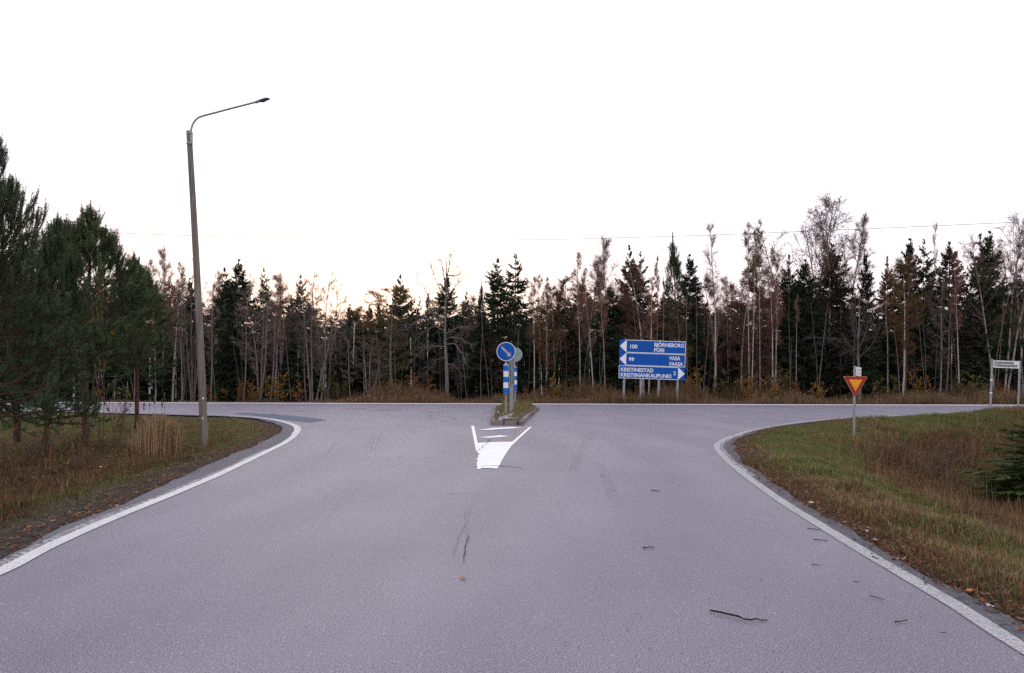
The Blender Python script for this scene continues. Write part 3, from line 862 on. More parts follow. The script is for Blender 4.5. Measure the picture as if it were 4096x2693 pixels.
mb = MB(); add_tube(mb, arm, .024, 10); mb.obj('arm', M_GALV, lamp, True)
for v_ in (310.5, 334):
    c0 = rel(440.5, v_)
    mb = MB(); add_tube(mb, [c0 + np.array([0, 0, -.018]), c0 + np.array([.001, 0, .018])], .071, 16)
    add_box(mb, c0 + np.array([-.01, -.075, -.02]), c0 + np.array([.085, -.045, .02])); mb.obj('strap', M_GALV, lamp)
c0 = rel(445.2, 322)
mb = MB(); add_box(mb, c0 + np.array([-.015, -.02, -.15]), c0 + np.array([.02, .03, .15])); mb.obj('bracket', M_GALV, lamp)
# lamp head: flat shell with a dark lens below
h0 = rel(598, 239); h1 = rel(628, 231.5)
ax = norm(h1 - h0); upv = norm(np.cross(ax, [0, 1, 0]) * -1); upv = upv if upv[2] > 0 else -upv
def hp(l, w, h): return h0 + ax * l + np.array([0, 1., 0]) * w + upv * h
Lh = np.linalg.norm(h1 - h0)
mb = MB(); add_tube(mb, [hp(-.04, -.04, 0), hp(.10, -.04, .012)], .036, 10); mb.obj('socket', M_LAMP, lamp, True)
prof = [(.04, .035, .015), (.10, .06, .035), (.22, .07, .042), (Lh - .04, .065, .03), (Lh, .05, .012)]
V = []
for l, w, h in prof: V += [hp(l, -w - .04, h * .25), hp(l, -w * .6 - .04, h), hp(l, w * .6 - .04, h), hp(l, w - .04, h * .25)]
mb = MB(); mb.add(V, [(i * 4 + j, i * 4 + j + 1, i * 4 + j + 5, i * 4 + j + 4) for i in range(4) for j in range(3)] + [(16, 17, 18, 19), (3, 2, 1, 0)])
mb.obj('shell', M_LAMP, lamp)
V = []
for l, w, h in [(.05, .03, -.004), (.10, .055, -.018), (.15, .065, -.024), (.21, .065, -.006), (Lh - .005, .048, -.002)]: V += [hp(l, -w - .04, h), hp(l, w - .04, h)]
V += [hp(l, w_ - .04, .006) for l, w in [(.05, .03), (Lh - .005, .048)] for w_ in (-w, w)]
mb = MB(); mb.add(V, [(i * 2, i * 2 + 1, i * 2 + 3, i * 2 + 2) for i in range(4)] + [(0, 2, 4, 6), (1, 7, 5, 3), (0, 6, 8, 12 - 2), (10, 11, 13, 12), (0, 10, 12, 8), (1, 9, 13, 11)])
mb.obj('lens_tray', M_LAMPDARK, lamp)
for u, v in ((481, 926), (480.5, 972), (457, 604)):
    mb = MB(); c0 = rel(u, v); add_box(mb, c0 + np.array([-.07, -.10, -.02]), c0 + np.array([-.045, -.055, .02])); mb.obj('pole_tag', M_WHITE, lamp)

# overhead cable high above the far verge
YC = 39.6
cab = [(-1900, 300), (-700, 470), (-50, 522), (300, 543), (600, 554), (990, 559), (1300, 557), (1650, 547), (2000, 533), (2380, 516), (3000, 470), (4000, 370)]
mb = MB(); add_tube(mb, [D(u, v, YC) for u, v in cab], .0135, 5)
cable = mb.obj('overhead_cable', M_BLACK); tag(cable, 'thin black overhead cable sagging across the white sky', 'cable')

# ------------------------------------------------------------------ trees: one builder per kind, heights of 10 m scaled on placing
def birch(seed, nb=34, t0=.30, rad=1.45, ang=38, up=.10, twig=(.105, .066, .06), leaf=0, leafcol=((.20, .12, .03),), stems=1, dens=1.0, lean=.02, thick=.075, twr=.0075, droop=-.12, m3n=13, lite=False, lscale=1.0):
    rng = np.random.default_rng(seed); tr = MB(); cr = MB(); lf = MB()
    for sidx in range(stems):
        H = 10.0 * (1 if sidx == 0 else rng.uniform(.78, .97))
        off = np.zeros(3) if sidx == 0 else np.array([rng.normal() * .25, rng.normal() * .25, 0])
        tilt = np.array([rng.normal() * lean, rng.normal() * lean, 1.0]) + (np.array([rng.normal() * .09, rng.normal() * .09, 0]) if stems > 1 else 0)
        T = grow(rng, off[None], norm(tilt)[None], H, 16, .022, .012)
        z = T[0]; z[:, 2] *= H / z[-1, 2] if abs(z[-1, 2]) > 1 else 1
        rr = thick * (1 - np.linspace(0, 1, 17)) ** .8 + .008
        V, F = tube(z, rr, 7); tr.add(V, F)
        n1 = int(nb / (1 + .35 * (stems - 1)))
        P, d, t, _ = sample(rng, T, n1, t0, .985, True)
        az = rng.uniform(0, 2 * math.pi, n1); out = np.stack([np.cos(az), np.sin(az), np.zeros(n1)], 1)
        a = np.radians(ang + 20 + rng.normal(size=n1) * 12 - 14 * t)
        dirs = norm(np.stack([out[:, 0] * np.sin(a), out[:, 1] * np.sin(a), np.cos(a)], 1))
        tt = (t - t0) / (1 - t0)
        L = rad * 1.28 * (np.minimum(1, .45 + 1.6 * tt)) * (1 - tt ** 2.2 * .72) * rng.uniform(.6, 1.15, n1)
        B = grow(rng, P, dirs, L, 5, .10, up)
        cb = np.array(twig) * 1.25 + .02
        add_lines(cr, B, .022 * (1 - t * .5), .006, 3, np.tile(cb, (n1, 1)))
        m2 = int(7 * dens)
        P2, d2, t2, par = sample(rng, B, m2, .18, 1.0, True)
        d2 = norm(d2 + perp(rng, d2) * rng.uniform(.45, .9, (len(d2), 1)))
        L2 = L[par] * (1 - t2 * .6) * rng.uniform(.28, .6, len(par))
        B2 = grow(rng, P2, d2, L2, 1 if lite else 3, .14, up * .5)
        if lite:
            V, F = blades(P2, d2, perp(rng, d2), L2, twr * 1.1, .3); cr.add(V, F, np.repeat(np.array(twig) * rng.uniform(.75, 1.2, (len(par), 1)), 4, 0))
        else: add_lines(cr, B2, .010, twr * .7, 3, np.array(twig) * rng.uniform(.75, 1.2, (len(par), 1)))
        m3 = int(m3n * dens)
        P3, d3, t3, par3 = sample(rng, B2, m3, .1, 1.0)
        d3 = norm(d3 + perp(rng, d3) * rng.uniform(.3, .9, (len(d3), 1)) + np.array([0, 0, droop]))
        L3 = rng.uniform(.16, .55, len(par3)) * lscale
        V, F = blades(P3, d3, perp(rng, d3), L3, twr, .3)
        cr.add(V, F, np.repeat(np.array(twig) * rng.uniform(.7, 1.25, (len(par3), 1)), 4, 0))
        B3 = np.stack([P3, P3 + d3 * L3[:, None]], 1)
        if leaf:
            P4, d4, t4, p4 = sample(rng, B3, leaf, .1, 1)
            k = len(P4); dd = rand_dir(rng, k); dd[:, 2] -= .4; dd = norm(dd)
            V, F = blades(P4, dd, perp(rng, dd), rng.uniform(.04, .075, k), rng.uniform(.016, .03, k))
            c = np.array(leafcol)[rng.integers(0, len(leafcol), k)] * rng.uniform(.7, 1.3, (k, 1))
            lf.add(V, F, np.repeat(c, 4, 0))
    return tr, cr, (lf if leaf else None)

def spruce(seed, rad=2.0, rows=34, dens=1.0, gap=0.0, col=(.029, .043, .024), low=.02, ragg=.22, light=1.0, big=1.0):
    rng = np.random.default_rng(seed); tr = MB(); cr = MB(); H = 10.0
    T = grow(rng, np.zeros((1, 3)), np.array([[0, 0, 1.]]), H, 12, .012, .02)
    V, F = tube(T[0], np.linspace(.11, .012, 13), 7); tr.add(V, F)
    n1 = int(rows * 6.5 * dens)
    t = np.sort(rng.uniform(0, 1, n1) ** .93) * (1 - low) + low
    t = np.round(t * rows) / rows + rng.normal(size=n1) * .006; t = np.clip(t, low, .985)
    P = np.stack([np.interp(t * 10, T[0][:, 2], T[0][:, i]) for i in range(3)], 1)
    az = rng.uniform(0, 2 * math.pi, n1)
    el = np.radians(np.interp(t, [0, .4, .8, 1], [-16, -6, 16, 52]) + rng.normal(size=n1) * 9)
    d = np.stack([np.cos(az) * np.cos(el), np.sin(az) * np.cos(el), np.sin(el)], 1)
    prof = np.interp(t, [0, .15, .45, .6, .75, .88, .95, 1], [1.0, 1.12, 1.1, .98, .70, .38, .17, .04])
    side = 1 + ragg * (vnoise(az * 1.3 + seed, t * 9, 1.0) - .5) * 2
    L = rad * prof * side * rng.uniform(.68, 1.12, n1)
    B = grow(rng, P, d, L, 5, .05, .10)
    if big == 1: add_lines(cr, B[:, ::2] if B.shape[1] == 6 else B, .022, .006, 3, np.tile(np.array([.035, .028, .022]), (n1, 1)))
    m2 = int(14 * dens)
    P2, d2, t2, par = sample(rng, B, m2, .08, 1.0, True)
    lat = norm(np.cross(d2, np.array([0, 0, 1.]))); sg = np.where(rng.random(len(par)) < .5, -1, 1)[:, None]
    d2 = norm(d2 * .8 + lat * sg * rng.uniform(.2, .9, (len(par), 1)) + np.array([0, 0, -.30]) + rng.normal(size=(len(par), 3)) * .2)
    L2 = np.clip(L[par] * .45 * (1.1 - t2 * .75), .07, .75) * rng.uniform(.6, 1.2, len(par)) * big
    w2 = norm(np.cross(d2, rand_dir(rng, len(par)) + np.array([0, 0, .6])))
    V, F = blades(P2, d2, w2, L2, np.minimum(rng.uniform(.055, .105, len(par)) * big, L2 * .28), .35)
    cr.add(V, F, np.repeat(np.array(col) * light * rng.uniform(.55, 1.5, (len(par), 1)), 4, 0))
    B2 = np.stack([P2, P2 + d2 * L2[:, None]], 1)
    P3, d3, t3, p3 = sample(rng, B2, 4 if big == 1 else 1, .05, 1.0)
    d3 = norm(d3 + perp(rng, d3) * .75 + np.array([0, 0, -.12])); k = len(P3)
    fs = np.clip(L[par][p3] / .7, .35, 1)
    V, F = blades(P3, d3, perp(rng, d3), rng.uniform(.09, .24, k) * big * fs, rng.uniform(.022, .040, k) * big * fs)
    cr.add(V, F, np.repeat(np.array(col) * light * rng.uniform(.6, 1.9, (k, 1)), 4, 0))
    return tr, cr, None

def pine(seed, H=6.5, rad=2.1, base=.12, needles=70, per=2, whorls=15, nb=6, col=(.030, .058, .040), trunk=.10, taper=.6, nl=.07, nw=.0048):
    rng = np.random.default_rng(seed); tr = MB(); br = MB(); cr = MB()
    T = grow(rng, np.zeros((1, 3)), np.array([[0, 0, 1.]]), H, 14, .018, .03)
    V, F = tube(T[0], trunk * (1 - np.linspace(0, 1, 15) ** 1.2) + .012, 10); tr.add(V, F)
    tw = np.linspace(base, .90, whorls)
    t = np.repeat(tw, nb) + rng.normal(size=whorls * nb) * .012
    t = np.clip(t, .02, .985); n1 = len(t)
    P, _, _, _ = sample(rng, T, 1); zs = T[0][:, 2]
    P = np.stack([np.interp(t * zs[-1], zs, T[0][:, i]) for i in range(3)], 1)
    az = np.repeat(rng.uniform(0, 6.28, whorls), nb) + np.tile(np.arange(nb) * 6.283 / nb, whorls) + rng.normal(size=n1) * .25
    tt = (t - base) / (1 - base)
    el = np.radians(np.interp(tt, [0, .3, .65, .85, 1], [2, 18, 46, 66, 74]) + rng.normal(size=n1) * 7)
    d = np.stack([np.cos(az) * np.cos(el), np.sin(az) * np.cos(el), np.sin(el)], 1)
    L = rad * np.interp(tt, [0, .2, .4, .6, .75, .9, 1], [.90, 1.0, .84, .52, .32, .19, .14]) * rng.uniform(.7, 1.15, n1)
    B = grow(rng, P, d, L, 6, .07, .10)
    add_lines(br, B, .030 * (1.1 - t), .008, 4, np.tile(np.array([.07, .045, .035]), (n1, 1)))
    P2, d2, t2, par = sample(rng, B, 11, .20, 1.0, True)
    d2 = norm(d2 + perp(rng, d2) * rng.uniform(.5, 1.0, (len(par), 1)) + np.array([0, 0, .16]))
    L2 = L[par] * np.clip(1.05 - t2, .16, 1) * .55 * rng.uniform(.6, 1.2, len(par)) + .10
    keep = (tt[par] < .72) | (rng.random(len(par)) < .30); P2, d2, L2, par = P2[keep], d2[keep], L2[keep], par[keep]
    B2 = grow(rng, P2, d2, L2, 3, .10, .12)
    add_lines(br, B2, .010, .005, 3, np.tile(np.array([.07, .045, .035]), (len(par), 1)))
    P3, d3, t3, p3 = sample(rng, B2, per, .35, 1.0, True)
    d3 = norm(d3 + perp(rng, d3) * rng.uniform(.25, .7, (len(p3), 1)) + np.array([0, 0, .35]))
    S0 = [P3, B2[:, -1], B[:, -1]]; Sd = [d3, norm(B2[:, -1] - B2[:, -2] + np.array([0, 0, .05])), norm(B[:, -1] - B[:, -2] + np.array([0, 0, .1]))]
    # leader candles
    up_ = np.repeat(np.where(tt > .66)[0], 3); Pu, du, tu, _ = sample(rng, B[tt > .66], 3, .3, 1.0, True)
    S0.append(Pu); Sd.append(norm(du + np.array([0, 0, .5])))
    kk = rng.uniform(.84, 1.0, 44); S0.append(np.stack([np.interp(kk * zs[-1], zs, T[0][:, i]) for i in range(3)], 1)); Sd.append(norm(rng.normal(size=(44, 3)) * .16 + np.array([0, 0, 1.])))
    S0.append(T[0][-1:]); Sd.append(np.array([[0, 0, 1.]]))
    S0 = np.concatenate(S0); Sd = norm(np.concatenate(Sd) + np.array([0, 0, .12])); ns_ = len(S0)
    SL = rng.uniform(.15, .30, ns_); SL[-1] = .6
    hi = S0[:, 2] > H * .72; Sd[hi] = norm(Sd[hi] + np.array([0, 0, .6])); SL[hi] *= 1.5; SL[-1] = .35
    V, F = prisms(S0, S0 + Sd * SL[:, None], .006, .004); br.add(V, F, (.06, .05, .035))
    shade = np.repeat(rng.uniform(.45, 1.6, (ns_, 1)), needles, 0)
    f = rng.uniform(0, 1.0, (ns_, needles))
    Q = (S0[:, None] + Sd[:, None] * (SL[:, None] * f)[..., None]).reshape(-1, 3)
    dS = np.repeat(Sd, needles, 0); k = len(Q)
    nd = norm(dS * rng.uniform(.35, 1.1, (k, 1)) + perp(rng, dS))
    V, F = spikes(Q, nd, perp(rng, nd), rng.uniform(nl * .75, nl * 1.25, k), nw)
    cr.add(V, F, np.repeat(np.array(col) * shade * rng.uniform(.75, 1.3, (k, 1)), 3, 0))
    return tr, br, cr

class Proto: pass
def proto(kind, parts, mats):
    """mesh data shared by all copies"""
    p = Proto(); p.kind = kind; p.arr = [q.arrays() if q is not None else None for q in parts]
    names = {'birch': ('trunk', 'crown', 'leaves'), 'spruce': ('trunk', 'crown', None), 'pine': ('trunk', 'branches', 'needles')}[kind]
    p.mesh = [(nm, q.mesh(nm, mt, nm == 'trunk')) for nm, q, mt in zip(names, parts, mats) if q is not None]
    return p
BM = (M_BIRCH, M_TWIG, M_LEAF); GMt = (M_GREYBARK, M_TWIG, M_LEAF); SMt = (M_SPRUCEBARK, M_NEEDLE, None)
RED = (.17, .085, .064); GREY = (.125, .098, .088); MAUVE = (.155, .096, .088)
BR = {
    'slim': proto('birch', birch(1, 26, .48, 1.0, 30, .10, RED, 0), BM),
    'slim2': proto('birch', birch(2, 30, .40, 1.2, 34, .10, RED, 0, dens=1.1), BM),
    'grey': proto('birch', birch(3, 24, .30, 1.3, 36, .09, GREY, 0, dens=.85), GMt),
    'grey2': proto('birch', birch(4, 26, .26, 1.5, 40, .10, GREY, 0, stems=3, dens=.8, thick=.06), GMt),
    'full': proto('birch', birch(5, 44, .22, 1.7, 38, .09, RED, 1, ((.13, .07, .035), (.10, .055, .04)), dens=1.25), BM),
    'full2': proto('birch', birch(6, 46, .20, 1.6, 42, .10, (.125, .065, .05), 1, ((.15, .08, .03), (.09, .05, .04)), dens=1.3), GMt),
    'mauve': proto('birch', birch(7, 44, .30, 1.5, 32, .11, MAUVE, 0, dens=1.3, twr=.0058), BM),
    'gold': proto('birch', birch(8, 40, .32, 1.5, 38, .08, (.11, .07, .045), 3, ((.20, .11, .025), (.15, .09, .03), (.12, .06, .03))), BM),
    'olive': proto('birch', birch(9, 38, .25, 1.9, 48, .05, (.10, .075, .05), 2, ((.16, .12, .03), (.12, .085, .03)), dens=1.0), GMt),
    'airy': proto('birch', birch(10, 40, .34, 1.9, 30, .12, GREY, 1, ((.17, .10, .05), (.13, .075, .045)), stems=3, dens=.8, thick=.055, twr=.0058), BM),
    'tall': proto('birch', birch(11, 36, .36, .95, 24, .10, GREY, 0, dens=.75, thick=.085), BM),
    'pole': proto('birch', birch(12, 16, .72, .55, 30, .08, (.13, .09, .07), 2, ((.22, .14, .05), (.16, .10, .05)), dens=.8, thick=.062), BM),
}
SP = {
    'a': proto('spruce', spruce(21, 2.0), SMt),
    'b': proto('spruce', spruce(22, 2.0, 30, ragg=.35), SMt),
    'c': proto('spruce', spruce(23, 2.0, 26, .85, ragg=.5, light=1.15), SMt),
    'brown': proto('spruce', spruce(24, 2.0, 34, 1.0, col=(.040, .034, .022)), SMt),
}
FAR_PINE = proto('pine', pine(31, 10, 1.7, .35, 26, 1, 16, 5, (.040, .062, .040), .09, nl=.10, nw=.010), (M_PINEBARK, M_TWIG, M_NEEDLE))
def place(name, pr, x, y, h, sxy, label, cat='tree', group=None, rz=None, lean=0.0, seed=0):
    rr = np.random.default_rng(int(abs(x * 731 + y * 977 + h * 53)) + seed)
    z = float(ground_z([[x, y]])[0]) - .05
    o = empty(name, (x, y, z)); o.rotation_euler = (rr.normal() * .008, lean, rr.uniform(0, 6.28) if rz is None else rz)
    o.scale = (sxy, sxy, h / 10.0)
    for nm, me in pr.mesh: link(nm, me, o)
    return tag(o, label, cat, group)
def tree(name, pr, u, vtop, y, width, label, lean=0.0, group=None, rmax=2.0, du=0.0):
    """u: foot in the photo, vtop: height of the tip, width: of the crown in the photo"""
    x = (u - CX) / FV * y
    z = float(ground_z([[x, y]])[0]) - .05
    h = CAM_H + (HV - vtop) * y / FV - z
    sxy = (width / 2 / FV * y) / rmax
    return place(name, pr, x, y, h, sxy, label, 'tree', group, None, lean)
T_ = []
def sp(k, u, v, y, w, label, lean=0.0): tree('spruce_tree', SP[k], u, v, y, w * 1.22, label, lean)
def bi(k, u, v, y, w, label, lean=0.0): tree('birch_tree', BR[k], u, v, y, w * 1.4, label, lean, None, 1.6)
GE = 'spruce'
# from left to right along the forest edge
bi('mauve', 378, 588, 47, 58, 'pinkish bare birch just right of the roadside pines, tallest there')
bi('slim', 362, 612, 45, 46, 'slender bare birch half hidden by the right flank of the pines')
bi('slim2', 402, 617, 45.5, 50, 'reddish bare birch second to the right of the pines')
bi('grey', 422, 640, 43.5, 44, 'pale bare stem just left of the wooden lamp pole')
sp('a', 444, 646, 49, 52, 'dark spruce directly behind the wooden lamp pole')
bi('grey2', 447, 632, 43, 64, 'forked pale bare tree standing behind the lamp pole', -.03)
bi('grey', 489, 642, 43.2, 52, 'pale bare tree first to the right of the lamp pole', -.02)
bi('mauve', 505, 646, 49, 46, 'thin mauve birch between the lamp pole and the first spruces')
sp('b', 524, 622, 46, 62, 'left spruce of the dense dark trio right of the lamp pole')
sp('c', 546, 614, 47.5, 66, 'middle spruce of the dark trio right of the lamp pole')
sp('a', 562, 603, 46, 74, 'tallest spruce of the dark trio right of the lamp pole')
bi('grey', 566, 640, 42.6, 50, 'thin grey bare tree in front of the dark spruce trio')
sp('c', 611, 622, 47, 62, 'single ragged spruce right of the dark trio')
bi('grey2', 604, 640, 42.5, 80, 'grey bare clump in front of the single ragged spruce')
bi('grey', 628, 648, 43, 58, 'leaning grey bare tree right of the single ragged spruce', .03)
bi('mauve', 652, 645, 47, 70, 'rounded mauve bare birch crown between two ragged spruces')
bi('slim', 640, 668, 44, 50, 'short bare birch below the rounded mauve crown')
sp('a', 677, 688, 53, 40, 'small far spruce left of the pale multi-stemmed birches')
sp('c', 706, 637, 46, 68, 'ragged dark spruce behind the pale multi-stemmed birches')
bi('grey', 712, 655, 43, 56, 'leftmost pale stem of the multi-stemmed birch clump')
bi('grey2', 727, 632, 42.6, 76, 'pale crooked birch in the middle of the multi-stemmed clump', -.02)
bi('grey', 746, 634, 42.4, 70, 'pale birch on the right of the multi-stemmed clump, tips spreading', .05)
bi('grey2', 760, 650, 43.5, 78, 'widest bare crown at the right end of the multi-stemmed clump', .05)
sp('brown', 816, 706, 62, 44, 'far rusty-dark conifer left of the lowest gap in the skyline')
sp('brown', 856, 707, 61, 46, 'far rusty-dark conifer right of the lowest gap in the skyline')
bi('full', 800, 728, 52, 70, 'low reddish birch thicket tree under the lowest skyline gap')
bi('full2', 840, 722, 53, 70, 'low red-brown birch beside the lowest skyline gap')
bi('grey', 817, 770, 41.6, 40, 'thin pale sapling standing alone left of the brown weeds')
bi('grey2', 856, 785, 41.4, 62, 'small pale branching birch rising from the brown weeds')
sp('b', 882, 686, 50, 38, 'small pointed spruce left of the olive-leaved tree')
sp('b', 928, 638, 48, 74, 'pointed spruce behind the olive-leaved tree')
bi('olive', 914, 672, 44, 108, 'olive-brown leaved tree in front of a pointed spruce')
sp('a', 958, 692, 53, 34, 'slim far spruce just left of the big bare aspen')
sp('c', 976, 686, 54, 32, 'pale slim far spruce left of the big bare aspen')
sp('a', 996, 682, 52, 32, 'slim dark spruce touching the big bare aspen branches')
sp('a', 1037, 636, 48, 72, 'dark spruce directly behind the big bare aspen')
sp('b', 1083, 678, 51, 46, 'short spruce right of the big bare aspen')
tree('pine_tree', FAR_PINE, 1115, 658, 51, 40, 'pale airy young pine left of the twin tall spruces', 0, None, 1.7)
sp('b', 1154, 601, 46.5, 84, 'left one of the twin tall spruces behind the traffic island')
sp('c', 1195, 589, 45.5, 98, 'right, taller one of the twin spruces behind the traffic island')
sp('a', 1118, 730, 45.5, 78, 'low broad spruce at the foot of the twin spruces, left side')
bi('slim', 1242, 652, 43.5, 46, 'pale birch first to the right of the twin spruces')
bi('slim2', 1254, 645, 47, 44, 'thin birch second to the right of the twin spruces')
bi('pole', 1275, 648, 46, 36, 'pole-thin birch with a small leafy tip right of the twin spruces')
bi('full', 1290, 668, 48, 66, 'rusty birch crown midway between twin spruces and direction sign')
bi('gold', 1268, 712, 45, 60, 'golden-brown young birch right of the twin spruces')
bi('full2', 1318, 655, 49, 66, 'rounded red-brown birch left of the direction sign')
bi('slim', 1348, 596, 44, 56, 'tall white-stemmed birch some way left of the direction sign')
bi('mauve', 1365, 612, 47, 66, 'reddish birch beside the tall white-stemmed birch')
bi('slim2', 1380, 632, 42.8, 46, 'bent pale birch stem left of the direction sign', .03)
bi('mauve', 1414, 574, 47, 78, 'tall mauve birch above the left end of the direction sign')
bi('slim', 1407, 640, 42.6, 44, 'white leaning birch just left of the direction sign', -.03)
sp('a', 1420, 668, 45.5, 92, 'broad low dark spruce left behind the direction sign')
sp('b', 1467, 569, 47, 70, 'left spruce of the pair above the direction sign')
sp('c', 1486, 584, 46.5, 72, 'right spruce of the pair above the direction sign')
bi('full', 1496, 625, 44, 82, 'red-brown birch before the spruce pair above the direction sign')
bi('slim2', 1506, 650, 42.4, 50, 'thick white birch foot seen between the direction sign posts', -.05)
bi('pole', 1529, 600, 43.5, 34, 'slender white birch stem right behind the direction sign')
tree('pine_tree', FAR_PINE, 1573, 550, 46, 86, 'tall light-green pine right above the direction sign', 0, None, 1.7)
sp('a', 1603, 592, 47, 74, 'dark spruce right beside the tall light-green pine')
sp('b', 1545, 668, 46.5, 64, 'low dark spruce under the tall light-green pine')
bi('olive', 1590, 700, 43.5, 60, 'thin leaning tree with olive leaves right of the direction sign', -.06)
bi('tall', 1662, 520, 42.8, 66, 'tall lone white-barked bare tree right of the direction sign', -.012)
bi('full', 1665, 650, 46.5, 70, 'reddish bush-like birch around the tall lone white tree')
bi('mauve', 1692, 652, 48, 56, 'mauve birch right of the tall lone white tree')
bi('full2', 1757, 608, 46.5, 88, 'broad dark-red birch crown left of the yield sign, widest there')
bi('full', 1722, 632, 45.5, 70, 'dark-red birch left flank of the broad dark-red crown')
bi('pole', 1742, 523, 43.5, 50, 'tall white birch with a leafy tip above the dark-red crown')
bi('pole', 1747, 540, 42.8, 40, 'second tall white birch leaning out of the dark-red crown', -.02)
bi('pole', 1767, 513, 43.2, 40, 'thinnest tall birch right of the leafy-tipped one', .012)
bi('slim', 1795, 586, 44.5, 50, 'white birch right of the dark-red crown, bare top')
bi('slim2', 1803, 600, 42.6, 46, 'brightest white birch stem left of the yield sign', .01)
sp('b', 1837, 592, 47, 62, 'spruce left of the dense dark spruce near the airy birch')
sp('a', 1868, 603, 46, 82, 'dense dark spruce under the tallest airy birch')
bi('pole', 1850, 690, 42.4, 30, 'very thin white stem before the dense dark spruce')
bi('airy', 1876, 469, 47.5, 112, 'tallest airy many-stemmed birch on the skyline')
bi('airy', 1935, 484, 46.5, 98, 'airy pale birch rising before the reddish spruce')
sp('brown', 1941, 563, 46, 100, 'large reddish-dark spruce left of the yield sign')
bi('mauve', 1970, 520, 47.5, 78, 'pale feathery birch right of the large reddish spruce')
sp('a', 2013, 580, 47, 44, 'narrow dark spruce standing clear above the yield sign')
sp('b', 1990, 720, 45, 84, 'low dark spruce behind the yield sign plate')
sp('b', 2061, 596, 47, 48, 'narrow spruce second to the right of the yield sign')
bi('slim', 2062, 640, 45, 50, 'thin bare birch right of the yield sign')
sp('a', 2111, 553, 47, 74, 'left one of the two tall spruces right of the yield sign')
sp('c', 2146, 556, 46.5, 78, 'right one of the two tall spruces right of the yield sign')
bi('gold', 2098, 606, 44, 72, 'golden-leaved birch with white stem right of the yield sign', .02)
bi('tall', 2169, 522, 47.5, 30, 'dead-thin bare spire right of the two tall spruces')
sp('brown', 2209, 560, 46.5, 84, 'brownish spruce left of the bright white birch trunk')
bi('grey', 2184, 640, 42.8, 58, 'pale forked stem left of the bright white birch trunk', .02)
bi('grey', 2197, 655, 43, 46, 'thin grey stem beside the bright white birch trunk', .03)
bi('slim', 2230, 596, 42.2, 42, 'bright white straight birch trunk left of the street name sign', .012)
sp('b', 2273, 543, 46.5, 68, 'left spruce of the pair left above the street name sign')
sp('a', 2298, 536, 46, 80, 'right spruce of the pair left above the street name sign')
bi('airy', 2332, 508, 45.5, 96, 'airy many-stemmed birch above the street name sign')
bi('airy', 2372, 515, 46.5, 84, 'airy birch cut by the right frame edge')
sp('a', 2362, 640, 47, 90, 'low dark spruce behind the street name sign')

# big bare aspen and gnarled dead tree with their own limbs
def limb_tree(name, u, vtop, y, label, limbs, trunk_r, mats, seed, lean=0.0):
    rng = np.random.default_rng(seed)
    x = (u - CX) / FV * y; z = float(ground_z([[x, y]])[0]) - .05
    o = empty(name, (x, y, z)); tag(o, label, 'tree')
    top = CAM_H + (HV - vtop) * y / FV - z
    s = y / FV
    tr = MB(); T = np.array([[lean * top * t + .05 * math.sin(t * 9), 0, top * t] for t in np.linspace(0, 1, 14)])
    V, F = tube(T, trunk_r * (1 - np.linspace(0, 1, 14) ** 1.3) + .012, 9); tr.add(V, F); tr.obj('trunk', mats[0], o, True)
    cr = MB()
    for pts in limbs:
        p = np.array([[(q[0] - u) * s, q[2] if len(q) > 2 else 0, CAM_H + (HV - q[1]) * s - z] for q in pts], float)
        p[:, 1] += np.linspace(0, rng.normal() * .8, len(p))
        rs_ = np.linspace(.05, .014, len(p)) * (trunk_r / .12)
        V, F = tube(p, rs_ * .8, 5); cr.add(V, F, (.15, .13, .12))
        pl_ = p[None]
        L = np.linalg.norm(p[-1] - p[0])
        nseg = max(8, int(L * 9))
        P2, d2, t2, _ = sample(rng, pl_, nseg, .1, 1.0)
        d2 = norm(d2 + perp(rng, d2) * rng.uniform(.5, 1.0, (nseg, 1)))
        B2 = grow(rng, P2, d2, rng.uniform(.25, .95, nseg), 4, .16, .06)
        add_lines(cr, B2, .009, .005, 3, np.tile(np.array([.125, .105, .098]), (nseg, 1)))
        P3, d3, t3, p3 = sample(rng, B2, 5, .2, 1)
        d3 = norm(d3 + perp(rng, d3) * .8)
        B3 = grow(rng, P3, d3, rng.uniform(.15, .45, len(p3)), 2, .15, .02)
        add_lines(cr, B3, .0055, .003, 3, np.tile(np.array([.115, .095, .09]), (len(p3), 1)))
    cr.obj('crown', mats[1], o)
limb_tree('aspen_tree', 1037, 598, 41.2, 'big bare grey aspen with wide drooping limbs left of the island signs', [
    [(1037, 760), (1020, 735), (1000, 700), (985, 668), (968, 640)], [(1036, 772), (1010, 757), (985, 770), (962, 792)],
    [(1036, 806), (1005, 804), (978, 815), (950, 845)], [(1037, 740), (1060, 725), (1085, 712)], [(1038, 775), (1065, 762), (1090, 760)],
    [(1037, 700), (1050, 680), (1070, 660)], [(1036, 690), (1022, 670), (1008, 640), (1000, 615)], [(1037, 665), (1028, 630), (1022, 600)],
    [(1037, 655), (1046, 625), (1052, 600)], [(1037, 720), (1015, 715), (990, 725), (970, 745)], [(1038, 800), (1058, 800), (1078, 825), (1085, 850)],
    [(1037, 830), (1015, 835), (990, 860), (965, 880)], [(1037, 640), (1056, 636), (1068, 622)], [(1037, 845), (1055, 850), (1075, 875)],
    [(1036, 790), (1050, 785), (1075, 790), (1100, 805)], [(1036, 750), (1000, 742), (970, 748), (945, 770)]], .115, (M_GREYBARK, M_TWIG), 71, -.004)
